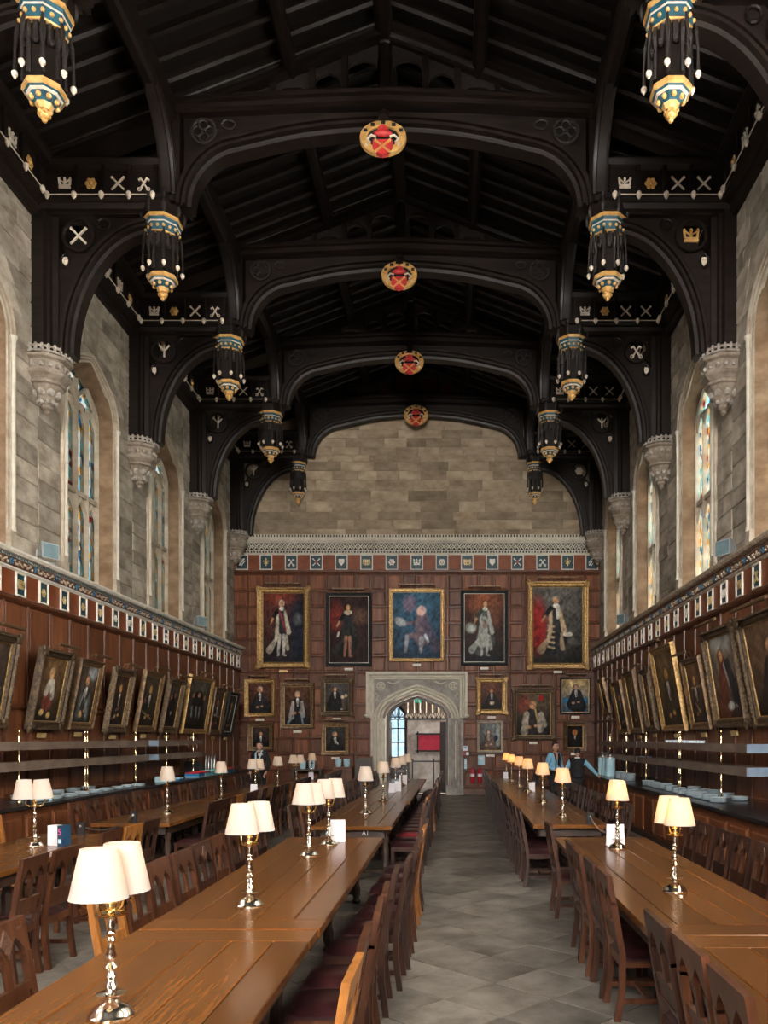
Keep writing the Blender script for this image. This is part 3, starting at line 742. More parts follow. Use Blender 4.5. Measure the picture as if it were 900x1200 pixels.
TM = {}
def truss_meshes():
    d = 0.24
    T = {}
    # wall post
    T['wall_post'] = {s: MB().prism([(s*6.23,-.24),(s*6.23,.24),(s*6.0,.24),(s*5.97,.16),(s*5.92,.16),(s*5.9,.10),(s*5.80,.09),(s*5.80,-.09),(s*5.9,-.10),(s*5.92,-.16),(s*5.97,-.16),(s*6.0,-.24)], 'z', 8.7, 11.25).mesh('wall_post', 'roof_oak') for s in (-1,1)}
    def ell(s, off): return [(s*(4.05+(1.72-off)*math.cos(t)), 8.75+(2.42-off)*math.sin(t)) for t in [PI/2*k/16 for k in range(17)]]
    T['lower_arch'] = {s: MB().sweep([(x,0,z) for x,z in ell(s, 0.12)], (0,1,0), mould(0.14, 0.22)).mesh('lower_arch', 'roof_oak', 30) for s in (-1,1)}
    T['lower_spandrel'] = {s: MB().strip(ell(s,0.05), [(s*5.85, z) if k < 9 else (x, 11.25) for k,(x,z) in enumerate(ell(s,0.05))], 'y', -0.05, 0.05).mesh('lower_spandrel', 'roof_oak') for s in (-1,1)}
    ring = {}
    for s in (-1,1):
        m = MB().tube([(s*5.45+0.27*math.cos(a),-0.08,10.87+0.27*math.sin(a)) for a in [k*PI/8 for k in range(16)]], 0.035, 6, True)
        m.tube([(s*5.0+0.10*math.cos(a),-0.08,11.07+0.10*math.sin(a)) for a in [k*PI/5 for k in range(10)]], 0.022, 5, True)
        m.tube([(s*5.68+0.07*math.cos(a),-0.08,10.42+0.12*math.sin(a)) for a in [k*PI/5 for k in range(10)]], 0.02, 5, True)
        ring[s] = m.mesh('tracery', 'roof_oak')
    T['lower_tracery'] = ring
    # hammer beam
    T['hammer_beam'] = {s: MB().prism([(-.24,11.25),(-.16,11.22),(-.16,11.2),(.16,11.2),(.16,11.22),(.24,11.25),(.27,11.33),(.22,11.37),(.28,11.42),(.28,11.5),(.16,11.53),(.16,11.98),(.24,12.03),(.28,12.12),(.20,12.2),(-.20,12.2),(-.28,12.12),(-.24,12.03),(-.16,11.98),(-.16,11.53),(-.28,11.5),(-.28,11.42),(-.22,11.37),(-.27,11.33)], 'x', s*6.2, s*3.78).mesh('hammer_beam', 'roof_oak') for s in (-1,1)}
    T['hammer_post'] = {s: MB().prism([(s*3.98,-.17),(s*3.98,.17),(s*3.86,.24),(s*3.72,.24),(s*3.62,.17),(s*3.62,-.17),(s*3.72,-.24),(s*3.86,-.24)], 'z', 11.4, 13.25).mesh('hammer_post', 'roof_oak') for s in (-1,1)}
    P = [(x, 11.35+z) for x, z in tudor(3.58, 1.50, 1.15, 24, 0.05)]
    T['main_arch'] = MB().sweep([(x,0,z) for x,z in P], (0,1,0), mould(0.16, 0.25)).mesh('main_arch', 'roof_oak', 30)
    # spandrel plate
    Q = [(x, 13.0+0.10*(1-abs(x)/3.6)) for x, z in P]
    T['upper_spandrel'] = MB().strip([(x,z+0.02) for x,z in P], Q, 'y', -0.06, 0.06).mesh('upper_spandrel', 'roof_oak')
    m = MB()
    for s in (-1,1):
        m.tube([(s*3.22+.22*math.cos(a),-.09,12.72+.22*math.sin(a)) for a in [k*PI/7 for k in range(14)]], .03, 6, True)
        for a in (0,PI/2,PI,3*PI/2): m.tube([(s*3.22+.11*math.cos(a)+.08*math.cos(b),-.09,12.72+.11*math.sin(a)+.08*math.sin(b)) for b in [k*PI/4 for k in range(8)]], .018, 5, True)
        m.tube([(s*2.78+.12*math.cos(a),-.09,12.84+.08*math.sin(a)) for a in [k*PI/5 for k in range(10)]], .02, 5, True)
    T['upper_tracery'] = m.mesh('tracery', 'roof_carving')
    # cambered collar
    A = [(x, 12.96+0.16*(1-abs(x)/3.7)) for x in (-3.7,-1.8,0,1.8,3.7)]
    T['collar_beam'] = MB().sweep([(x,0,z+0.17) for x,z in A], (0,1,0), [(-.17,-.18),(-.10,-.2),(-.08,-.26),(-.02,-.26),(0,-.2),(.05,-.2),(.08,-.28),(.15,-.28),(.17,-.2),(.17,.2),(.15,.28),(.08,.28),(.05,.2),(0,.2),(-.02,.26),(-.08,.26),(-.10,.2),(-.17,.18)]).mesh('collar_beam', 'roof_oak')
    pr = {}
    for s in (-1,1):
        pr[s] = MB().sweep([(s*6.1,0,zr(6.1)+0.08),(0,0,zr(0)+0.08)], (0,1,0), [(-.14,-.12),(-.12,-.17),(-.05,-.19),(-.02,-.14),(.03,-.14),(.06,-.22),(.14,-.22),(.14,.22),(.06,.22),(.03,.14),(-.02,.14),(-.05,.19),(-.12,.17),(-.14,.12)]).mesh('principal_rafter', 'roof_oak')
    T['principal'] = pr
    T['king_post'] = MB().lathe([(0.12,0),(0.15,0.05),(0.15,0.12),(0.11,0.18),(0.11,1.05),(0.15,1.1),(0.15,1.25)], 8, (0,0,13.25)).mesh('king_post', 'roof_oak')
    T['strut'] = {x: MB().box(x-0.055, x+0.055, -0.09, 0.09, 13.15+0.16*(1-abs(x)/3.7), zr(x)+0.02).mesh('strut', 'roof_oak') for x in (-1.3,-0.72,0.72,1.3,-2.0,2.0)}
    m = MB()
    for s in (-1,1):
        for x0, x1 in ((0.13,0.66),(0.78,1.24),(1.36,1.94),(2.06,2.6)):
            xm, hw = (x0+x1)/2, (x1-x0)/2
            zb = zr(x1)-0.34
            P = [(s*(xm+x), zb+z) for x, z in tudor(hw, 0.2, hw*.7, 8)]
            m.strip(P, [(x, zr(x)+0.0) for x,z in P], 'y', -0.03, 0.03)
    T['strut_tracery'] = m.mesh('strut_tracery', 'roof_carving')
    # longitudinal arched brace to the next truss towards the camera (span along -y)
    T['long_brace'] = {}
    for L in (4.12, 4.3, 4.2):
        a = L/2-0.2
        P = [(y-L/2, 11.5+z) for y, z in tudor(a, 1.42, 1.5, 20, 0.04)]
        T['long_brace'][L] = MB().sweep([(0,y,z) for y,z in P], (1,0,0), mould(0.13, 0.13)).mesh('longitudinal_brace', 'roof_oak', 30)
    return T
TM = truss_meshes()
def boss_parts():
    m = MB()   # garter: tilted ring
    m.mi = 0
    m.sweep([(0.34*math.cos(a),0,0.29*math.sin(a)+(0.0 if math.sin(a)>0 else 0.03*math.sin(a))) for a in [2*PI*k/20 for k in range(20)]], (0,1,0), [(-.065,0.03),(-.065,-.04),(-.045,-.05),(.045,-.05),(.065,-.04),(.065,.03)], True)
    g = m.mesh('garter', 'roof_gold')
    m = MB()
    for k in range(5):
        a = PI*(0.14+0.18*k); x, z = 0.34*math.cos(a), 0.29*math.sin(a)
        m.box(x-.035, x+.035, -0.056, -0.04, z-.035, z+.035)
    marks = m.mesh('garter_panel', 'black_plastic')
    m = MB(); m.ball((0,-.05,0.05), 0.17, 12, 6, (1.0,.35,.36)); m.lathe([(0.09,0.07),(0.10,0.13),(0.06,0.16)], 10, (0,-.05,0)); hat = m.mesh('cardinal_hat', 'roof_red', 50)
    m = MB(); m.prism([(-.17,-.10),(.17,-.10),(.17,-.28),(.1,-.38),(0,-.43),(-.1,-.38),(-.17,-.28)], 'y', -.075, .0); sh = m.mesh('shield', 'roof_red')
    em = emblem('saltire', 0.15).mesh('emblem', 'roof_gold')
    m = MB()
    for s in (-1,1): m.tube([(s*.12,-.05,-.02),(s*.2,-.06,0.0),(s*.27,-.05,-.07),(s*.22,-.05,-.14)], .022, 5); m.ball((s*.28,-.05,-.2), .03, 6, 4)
    ta = m.mesh('tassel', 'roof_cream')
    bk = MB().prism([(.33*math.cos(a),.28*math.sin(a)) for a in [2*PI*q/20 for q in range(20)]], 'y', -.01, .04).mesh('back_plate', 'black_frame')
    return g, marks, hat, sh, em, ta, bk
BP = boss_parts()
ORD = ['roof truss built against the end wall gable, framing the bare stone', 'second roof truss out from the end wall gable', 'third roof truss out from the end wall gable', 'fourth roof truss out from the end wall gable', 'fifth roof truss out from the end wall gable']
for k, y in enumerate(TR):
    e = tag(empty('roof_truss', (0,y,0)), 'dark oak hammerbeam '+ORD[k], 'roof truss', 'hammerbeam roof trusses')
    if k == 0: e.scale.y = 0.9
    for s in (-1,1):
        c = link('corbel', CB, e, (s*6.05, -0.1 if k == 0 else 0, 8.68)); stuff(link('carving', CC, c)); stuff(link('cresting', CR, c))
        for nm in ('wall_post','lower_arch','hammer_beam','hammer_post'): link(nm, TM[nm][s], e)
        link('principal_rafter', TM['principal'][s], e)
        sp = link('lower_spandrel', TM['lower_spandrel'][s], e); link('tracery', TM['lower_tracery'][s], sp)
        link('emblem', emb(['wye','wye','wye','saltire' if s < 0 else 'port','rose'][k] if s < 0 else ['rose','wye','keys','crown','rose'][k], 0.16, 'roof_cream' if (s < 0 or k < 3) else 'roof_gold'), sp, (s*5.45,-0.07,10.87))
        link('emblem', emb('shield', 0.09, 'roof_cream'), sp, (s*5.68,-0.07,10.42))
        for q, xb in enumerate((5.65,5.19,4.71,4.25)):
            link('emblem', emb((RK if s < 0 else ['saltire','saltire','rose','crown'])[q], 0.128, 'roof_gold' if (q == 1 and s < 0) or (q == 2 and s > 0) else 'roof_cream'), e, (s*xb,-0.165,11.74))
        for xb in (5.9,5.43,4.95,4.47,4.05): link('knob', knob_me, e, (s*xb,-0.30,11.46))
        for xb in (5.42,4.95,4.48,4.03): MB().box(-.03,.03,-.24,-.14,11.5,12.03).build('divider', 'roof_oak', e, (s*xb,0,0))
        MB().tube([(s*5.9,-.29,11.47),(s*4.05,-.29,11.47)], .010, 5).build('rod', 'roof_cream', e)
        p = link('pendant', PD['shaft'][0], e, (s*3.97, -0.02, 9.78))
        if k == 0: p.scale = (0.8,0.8,1)
        stuff(link('carving', PD['carving'][0], p))
        for nm in ('upper_band','lower_band','finial'): link(nm, PD[nm][0], p)
        for q in range(8):
            a = q*PI/4+PI/8; link('drop_ball', PD['ball'][0], p, (math.cos(a)*.335, math.sin(a)*.335, 0.48))
        if True:
            L = round(TR[k]-(TR+[6.0])[k+1], 2); L = min((4.12,4.3,4.2), key=lambda q: abs(q-L))
            link('longitudinal_brace', TM['long_brace'][L], e, (s*3.8,0,0))
    link('main_arch', TM['main_arch'], e); us = link('upper_spandrel', TM['upper_spandrel'], e); link('tracery', TM['upper_tracery'], us)
    link('collar_beam', TM['collar_beam'], e); link('king_post', TM['king_post'], e)
    for x, mm in TM['strut'].items(): link('strut', mm, e)
    link('strut_tracery', TM['strut_tracery'], e)
    b = link('boss', BP[0], e, (0,-0.42,(12.62,12.45,12.42,12.35,12.35)[k]), (math.radians(-14),0,0))
    for nm, mm in zip(('garter_panel','cardinal_hat','shield','emblem','tassel','back_plate'), BP[1:]): link(nm, mm, b, (0,-0.075,-0.26) if nm == 'emblem' else (0,0,0))
    MB().tube([(0,-.1,13.0),(0,-.3,12.85),(0,-.40,12.70)], .09, 8).build('boss_bracket', 'roof_oak', e)
# ------------------------------------------------------------------ doorway
d1 = struct(empty('door_1', (0,YE,0)))
for k, (off, dep) in enumerate(((0.03,0.10),(0.12,0.02),(0.22,-0.06),(0.32,-0.12))):
    P = [(DW+off, 0.0)]+[(x, DS+z) for x, z in tudor(DW+off, DH-DS+off, 0.62+off)]+[(-DW-off, 0.0)]
    MB().sweep([(x,0,z) for x,z in P], (0,1,0), [(-.05,dep+.12),(-.05,dep+.02),(-.02,dep-.03),(.02,dep-.03),(.05,dep+.02),(.05,dep+.12)]).build('arch_moulding', 'pale_stone', d1, smooth=40)
for s in (-1,1):
    MB().lathe([(.08,0),(.08,.5),(.05,.55),(.045,2.4),(.06,2.42),(.05,2.46),(.085,2.53),(.085,2.57)], 8, (s*1.24,-.08,0)).build('jamb_shaft', 'grey_stone' if s > 0 else 'pale_stone', d1, smooth=40)
    MB().lathe([(.08,0),(.08,.5),(.05,.55),(.045,2.4),(.06,2.42),(.05,2.46),(.085,2.53),(.085,2.57)], 8, (s*1.42,-.12,0)).build('jamb_shaft', 'grey_stone' if s > 0 else 'pale_stone', d1, smooth=40)
    MB().box(min(s*1.08,s*1.56), max(s*1.08,s*1.56), -.06, .05, 0, 2.6).build('jamb', 'grey_stone' if s > 0 else 'pale_stone', d1)
    MB().box(min(s*1.0,s*1.58), max(s*1.0,s*1.58), -.2, .05, 0, 0.32).build('plinth', 'grey_stone', d1)
# spandrel field and label mould
PA = [(x, DS+z) for x, z in tudor(DW+.34, DH-DS+.34, .95)]
MB().strip(PA, [(x,3.95) for x,z in PA], 'y', -.05, .05).box(-1.56,-1.42,-.05,.05,DS,3.95).box(1.42,1.56,-.05,.05,DS,3.95).build('spandrel', 'grey_stone', d1)
for s in (-1,1):
    m = MB().tube([(s*1.22+.13*math.cos(a),-.07,3.68+.13*math.sin(a)) for a in [k*PI/6 for k in range(12)]], .025, 6, True)
    for a in (PI/4,3*PI/4,5*PI/4,7*PI/4): m.ball((s*1.22+.06*math.cos(a),-.06,3.68+.06*math.sin(a)), .04, 6, 4)
    m.tube([(s*1.38,-.06,3.45),(s*1.3,-.06,3.35),(s*1.38,-.06,3.2)], .02, 5); m.tube([(s*1.0,-.06,3.82),(s*.8,-.06,3.76),(s*.6,-.06,3.84)], .02, 5)
    m.build('quatrefoil', 'pale_stone', d1)
for hw, top, w, dep, zb in ((1.47,3.93,.04,-.10,2.6),(1.56,4.0,.05,-.14,2.6),(1.65,4.1,.06,-.22,2.68)):
    MB().sweep([(hw,0,zb),(hw,0,top),(-hw,0,top),(-hw,0,zb)], (0,1,0), [(-w,.05),(-w,dep+.05),(-w*.3,dep),(w,dep+.02),(w,.05)]).build('label_mould', 'pale_stone', d1)
for s in (-1,1): MB().lathe([(.02,-.07),(.09,-.04),(.11,0),(.11,.04),(.07,.06)], 8, (s*1.68,-.13,2.66)).build('label_stop', 'pale_stone', d1)
# wooden inner frame, open leaf, iron grille
P = [(DW-.04, 0)]+[(x, DS+z) for x, z in tudor(DW-.04, DH-DS-.04, .58)]+[(-DW+.04, 0)]
MB().sweep([(x,0,z) for x,z in P], (0,1,0), [(-.05,.35),(.05,.35),(.05,.75),(-.05,.75)]).build('door_frame', 'dark_oak', d1)
for s, mt in ((-1,'dark_oak'),(1,'dark_oak')):
    lf = (MB().box(-1.06,-.99,.76,1.75,.02,2.5) if s < 0 else MB().prism([(1.05,.76),(.97,.76),(.76,1.70),(.83,1.72)],'z',.02,2.5)).build('door_leaf', mt, d1)
    if s > 0: continue
    for zz in (.3,1.25,2.2): MB().box(min(s*.975,s*1.0), max(s*.975,s*1.0), .76, 1.72, zz, zz+.07).build('strap_hinge', 'iron', lf)
m = MB().box(-1.05,1.05,.86,.89,2.56,2.60)
for k in range(13):
    x = -.96+.16*k; zt = DS+(DH-DS)*(1-(abs(x)/1.1)**2.2)-.05
    if zt > 2.65: m.box(x-.012,x+.012,.865,.885,2.58,zt)
    if k < 12: m.sweep([(x+.0,.875,2.6),(x+.08,.875,2.78),(x+.16,.875,2.6)], (0,1,0), [(-.012,-.01),(.012,-.01),(.012,.01),(-.012,.01)])
m.build('iron_grille', 'iron', d1)
ex = MB().box(-.12,.12,.80,.83,3.16,3.28).build('exit_sign', 'exit_green')
ex.location = (0, YE, 0); tag(ex, 'small green emergency exit sign hung in the door arch', 'sign')
m = MB(); m.ball((-.03,.795,3.25),.012,6,4); m.box(-.045,-.015,.79,.797,3.19,3.235); m.box(.03,.06,.79,.797,3.18,3.26); link('running_figure', m.mesh('running_figure','white_cloth'), ex)

# anteroom beyond the door
AY = 31.6
m = MB(); m.box(-4,4,YE+.75,AY+.6,-.3,0.0)
an = struct(m.build('floor_anteroom', 'slab'))
m = MB()
wx0, wx1 = -1.22, -0.66
m.box(-4,wx0,AY,AY+.5,0,6.5); m.box(wx1,4,AY,AY+.5,0,6.5); m.box(wx0,wx1,AY,AY+.5,0,1.15)
WA = [(-.94+x, 2.75+z) for x,z in tudor(.28,.42,.24,10)]
m.strip(WA, [(x,6.5) for x,z in WA], 'y', AY, AY+.5)
ab = struct(m.build('wall_anteroom', 'grey_stone'))
m = MB().box(-4.5,-4,YE+.75,AY+.6,-.3,6.5).box(4,4.5,YE+.75,AY+.6,-.3,3); m.box(4,4.5,YE+.75,29.0,3,6.5); m.box(4,4.5,31.2,AY+.6,3,6.5); m.box(4,4.5,29,31.2,6,6.5); m.box(-4.5,4.5,YE+.75,AY+.6,6.5,6.8)  # high opening in the unseen side, added to let sky light in
struct(m.build('wall_anteroom_side', 'grey_stone'))
portal((4.6,30.1,4.5), (0,PI/2,0), 3.2, 2.4); portal((-.94,AY+.55,2.1), (-PI/2,0,0), .7, 2.3)
wa = struct(empty('window_17', (-.94,AY,0)))
MB().box(-.28,.28,.3,.306,1.15,3.2).build('pane', 'plain_glass', wa)
m = MB().box(-.02,.02,.26,.34,1.15,3.1)
for zz in (1.75,2.3,2.75): m.box(-.28,.28,.27,.33,zz-.02,zz+.02)
m.build('glazing_bar', 'iron', wa)
m = MB().sweep([(.33,0,.9),(.33,0,2.75)]+[(x,0,2.75+z) for x,z in tudor(.33,.47,.28,10)][1:-1]+[(-.33,0,2.75),(-.33,0,.9)], (0,1,0), [(-.05,.05),(-.05,-.06),(.05,-.1),(.08,.05)]).build('arch_moulding', 'dark_oak', wa)
# vault ribs of the stair hall seen above the grille
m = MB()
for k in range(9):
    x = -.55+.24*k
    m.lathe([(.05,2.9),(.06,3.0),(.045,3.05),(.045,5.5)], 8, (x,AY-.05,0))
m.build('vault_shaft', 'dressed_stone', ab)
MB().box(-.6,1.7,AY-.12,AY,2.72,2.86).build('string_course', 'dressed_stone', ab)
bd = tag(empty('notice_board', (.34,AY-.05,1.75)), 'crimson board in a black frame with crossed corners, seen through the doorway', 'board')
MB().box(-.48,.48,-.02,.05,-.33,.33).build('panel', 'crimson_board', bd)
m = MB()
for s in (-1,1): m.box(-.56,.56,-.05,.03,s*.33-.03,s*.33+.03); m.box(s*.48-.03,s*.48+.03,-.055,.03,-.42,.42)
m.build('frame', 'black_frame', bd)
sg = tag(empty('sandwich_board', (-.72,29.2,0)), 'black floor sign with a round white emblem standing inside the doorway', 'sign')
MB().box(-.38,.38,-.02,.02,.05,1.25).build('board', 'black_plastic', sg)
MB().lathe([(.10,0),(.10,.01)], 14).xf(Matrix.Translation((.2,-.02,1.08)) @ Matrix.Rotation(PI/2,4,'X')).build('emblem', 'card_white', sg)
MB().box(-.25,.15,-.026,-.02,.85,.88).box(-.2,.2,-.026,-.02,.72,.75).build('writing', 'card_white', sg)
for i, (xa, xb) in enumerate(((-.25,.52),)):
    br = tag(empty('barrier', (0,29.6,0)), 'black post and rail barrier standing in the passage beyond the door', 'barrier')
    for x in (xa,xb,1.15): MB().lathe([(.16,0),(.16,.03),(.025,.05),(.025,1.1),(.04,1.12),(.04,1.16)], 8, (x,0,0)).build('post', 'black_plastic', br)
    MB().box(xa,1.15,-.015,.015,1.04,1.10).build('belt', 'black_plastic', br)

# ------------------------------------------------------------------ painted canvases
class Paint:
    def __init__(s, w, h, bot, top):
        s.w, s.h = w, h
        v, u = np.meshgrid(np.linspace(0,1,h), np.linspace(0,1,w), indexing='ij'); s.u, s.v = u, v; s.asp = h/w
        s.c = np.array(bot)[None,None,:]*(1-v)[...,None]+np.array(top)[None,None,:]*v[...,None]
        n = rng.random((h,w)); n = (n+np.roll(n,1,0)+np.roll(n,1,1)+np.roll(n,-1,0))/4
        s.c = s.c*(0.75+0.5*n[...,None])
    def mix(s, m, col, k=1.0):
        m = np.clip(m,0,1)[...,None]*k; s.c = s.c*(1-m)+np.array(col)[None,None,:]*m
    def ell(s, x, y, rx, ry, col, k=1.0, soft=0.25, ang=0.0):
        du, dv = s.u-x, (s.v-y); ca, sa = math.cos(ang), math.sin(ang)
        a = (du*ca+dv*s.asp*sa)/rx; b = (-du*sa+dv*s.asp*ca)/(ry*s.asp)
        s.mix((1-np.sqrt(a*a+b*b))/soft+0.5, col, k)
    def seg(s, x0, y0, x1, y1, r0, r1, col, k=1.0):
        A = s.asp; dx, dy = x1-x0, (y1-y0)*A; L = dx*dx+dy*dy+1e-9
        t = np.clip(((s.u-x0)*dx+(s.v-y0)*A*dy)/L, 0, 1)
        d = np.hypot(s.u-x0-t*dx, (s.v-y0)*A-t*dy); r = r0+(r1-r0)*t
        s.mix((r-d)/0.02+0.5, col, k)
    def head(s, x, y, r, skin=(.55,.28,.14), hair=None, look=0.0):
        if hair: s.ell(x-look*r*.2, y+r*.25/s.asp, r*1.12, r*1.25/s.asp, hair)
        s.ell(x, y, r*.8, r*1.1/s.asp, skin); s.ell(x+.25*r, y+r*.1/s.asp, r*.42, r*.7/s.asp, [q*1.35 for q in skin], .6)
        s.ell(x-.25*r, y+r*.12/s.asp, r*.16, r*.1/s.asp, (.08,.04,.03), .8); s.ell(x+.3*r, y+r*.12/s.asp, r*.16, r*.1/s.asp, (.08,.04,.03), .8)
        s.ell(x+.05*r, y-r*.5/s.asp, r*.25, r*.08/s.asp, (.3,.08,.06), .7)
CREAM = (.62,.54,.42); DK = (.018,.016,.017)
def stand(p, x=.5, top=.86, robe=DK, lining=CREAM, hose=(.5,.46,.4), skin=(.55,.28,.14), hair=(.06,.03,.02), wide=.2, sash=None, low=.1):
    H = top-low; A = p.asp
    p.seg(x,top-.14*H,x-wide*.5,low+.12*H,.07,wide*.75,robe); p.seg(x,top-.16*H,x+wide*.55,low+.25*H,.07,wide*.6,robe)
    p.seg(x-.09,top-.2*H,x-.12,low+.33*H,.03,.05,lining,.85); p.seg(x+.07,top-.2*H,x+.17,low+.42*H,.025,.055,lining,.85)
    p.seg(x-.13,low+.3*H,x-.3*wide/.2,low+.1*H,.035,.08,lining,.7); p.seg(x+.09,low+.34*H,x+.14,low+.12*H,.05,.04,lining,.6)
    p.seg(x-.01,top-.2*H,x+.01,low+.4*H,.065,.06,tuple(q*1.6+.01 for q in robe),.9)
    for sx in (-1,1): p.seg(x+sx*.05,low+.36*H,x+sx*.065-.02,low+.02*H,.042,.026,hose); p.seg(x+sx*.065-.02,low+.015*H,x+sx*.1,low,.024,.015,hose)
    p.seg(x-.1,top-.2*H,x-.24,top-.36*H,.05,.04,robe); p.seg(x-.22,top-.34*H,x-.27,top-.42*H,.03,.02,skin,.8)
    if sash: p.seg(x-.06,top-.18*H,x+.1,low+.45*H,.02,.02,sash)
    p.ell(x,top-.155*H,.06,.03,(.75,.7,.62)); p.head(x,top-.07*H,.062,skin,hair)
def sit(p, x=.5, top=.8, coat=DK, skin=(.55,.28,.14), hair=(.08,.05,.03), shirt=(.7,.66,.6), size=1.0, hands=True, robe=None, look=0.0):
    A = p.asp; r = .105*size
    p.seg(x,top-.24*size,x-.06,top-.62*size,.2*size,.33*size,coat); p.seg(x+.05,top-.26*size,x+.1,top-.7*size,.2*size,.34*size,tuple(q*1.5 for q in coat))
    if robe: p.seg(x-.2*size,top-.25*size,x-.28*size,top-.7*size,.05,.12*size,robe,.9); p.seg(x+.2*size,top-.25*size,x+.25*size,top-.65*size,.05,.1*size,robe,.9)
    p.seg(x,top-.16*size,x+.01,top-.36*size,.055*size,.02*size,shirt); p.seg(x,top-.19*size,x+.015,top-.34*size,.014,.012,(.03,.03,.04))
    if hands: p.ell(x-.1,top-.58*size,.06,.035,skin); p.ell(x+.09,top-.55*size,.055,.03,skin)
    p.head(x,top-.02,r,skin,hair,look)
def canvas_mesh(p, W, H):
    h, w = p.h, p.w
    def streak(sy, sx, ang):
        n = rng.random((h,w))
        for _ in range(sy): n = (n+np.roll(np.roll(n,1,0),ang,1)+np.roll(np.roll(n,-1,0),-ang,1))/3
        for _ in range(sx): n = (n+np.roll(n,1,1)+np.roll(n,-1,1))/3
        n -= n.mean(); return n/(n.std()+1e-6)
    f = 1+.16*streak(6,1,0)+.13*streak(5,0,1)+.13*streak(5,0,-1)+.12*streak(3,4,0)
    p.c = p.c*np.clip(f,.35,1.8)[...,None]
    vg = 1-.55*np.clip((np.hypot((p.u-.5)*1.3,(p.v-.55)*1.1)-.35)/.45,0,1)
    p.c = p.c*vg[...,None]
    vs = [((u-.5)*W, 0.0, v*H) for v in np.linspace(0,1,h) for u in np.linspace(0,1,w)]
    fs = [(j*w+i, j*w+i+1, (j+1)*w+i+1, (j+1)*w+i) for j in range(h-1) for i in range(w-1)]
    me = bpy.data.meshes.new('canvas'); me.from_pydata(vs, [], fs); me.materials.append(MATS['oil_paint'])
    at = me.color_attributes.new('paint', 'FLOAT_COLOR', 'POINT')
    col = np.ones((h*w,4), np.float32); col[:,:3] = np.clip(p.c.reshape(-1,3),0,1); at.data.foreach_set('color', col.ravel())
    return me
FR = {'ornate': ('gilt', .19, .11), 'gilt': ('gilt', .12, .08), 'old': ('old_gilt', .15, .10), 'dull': ('dull_gilt', .13, .08), 'black': ('black_frame', .11, .07), 'thin': ('black_frame', .06, .05), 'silver': ('carved_stone', .07, .06)}
def painting(label, loc, rot, W, H, style, p, light=True, plate=True, group=None):
    """origin at the bottom centre of the frame, facing -y"""
    e = tag(empty('portrait_painting', loc, rot), label, 'painting', group)
    mt, fw, fd = FR[style]; fw = min(fw, W*.15)
    iw, ih = W-2*fw, H-2*fw
    pr = [(0,.02),(0,-fd*.5),(fw*.12,-fd),(fw*.32,-fd*.9),(fw*.45,-fd*.55),(fw*.7,-fd*.5),(fw*.8,-fd*.65),(fw,-fd*.3),(fw,.02)]
    m = MB().sweep([(-W/2,0,0),(W/2,0,0),(W/2,0,H),(-W/2,0,H)], (0,1,0), [(-u,w) for u,w in pr], True)
    fr = m.build('frame', mt, e, smooth=30)
    if style in ('ornate','old'):
        m = MB()
        for sx in (-1,1):
            for zz in (0,H):
                for q in range(4): m.ball((sx*(W/2-fw*.45+random.uniform(-.3,.3)*fw), -fd*.8, zz+(fw*.45 if zz == 0 else -fw*.45)+random.uniform(-.3,.3)*fw), fw*.42, 6, 4, (1,.5,1))
                m.ball((sx*(W/2-fw*.15), -fd*.7, zz+(fw*.15 if zz == 0 else -fw*.15)), fw*.5, 6, 4, (1,.5,1))
        n = int(W/.07)
        for k in range(n):
            for zz in (fw*.2, H-fw*.2): m.ball((-W/2+W*(k+.5)/n, -fd*.9, zz), .03, 5, 3, (1.1,.6,.8))
        n = int(H/.07)
        for k in range(n):
            for sx in (-1,1): m.ball((sx*(W/2-fw*.2), -fd*.9, H*(k+.5)/n), .03, 5, 3, (.8,.6,1.1))
        stuff(m.build('carving', mt, fr))
    MB().sweep([(-W/2+fw*.95,0,fw*.95),(W/2-fw*.95,0,fw*.95),(W/2-fw*.95,0,H-fw*.95),(-W/2+fw*.95,0,H-fw*.95)], (0,1,0), [(0,.0),(0,-fd*.32),(-.02,-fd*.28),(-.022,0)], True).build('slip', 'gilt' if style != 'black' else 'badge_white', e)
    cv = link('canvas', canvas_mesh(p, iw, ih), e, (0,-.012,fw)); MB().box(-W/2+.02,W/2-.02,.0,.02,.02,H-.02).build('stretcher', 'dark_oak', e)
    if light:
        w = W*.34
        pl = MB().tube([(-w,-.22,H+.10),(w,-.22,H+.10)], .028, 6).build('picture_light', 'dull_gilt', e)
        for sx in (-.3,.3): MB().tube([(sx*w,-.02,H-.02),(sx*w,-.05,H+.10),(sx*w,-.2,H+.11)], .008, 5).build('arm', 'dull_gilt', pl)
    if plate: MB().box(-.14,.14,-.03,.0,-.14,-.06).build('name_plate', 'badge_gold' if plate == 'gold' else 'badge_white', e)
    return e
def P_(bot, top, w=46, h=62): return Paint(w, h, bot, top)
def end_painting(label, r, style, p, **k):
    x0,y0,x1,y1 = r; a = px(x0,y1,YE); b = px(x1,y0,YE)
    q = .05 if style in ('ornate','old') else 0
    return painting(label, ((a.x+b.x)/2, YE-.045, a.z+q/2), None, b.x-a.x-q, b.z-a.z-q, style, p, **k)
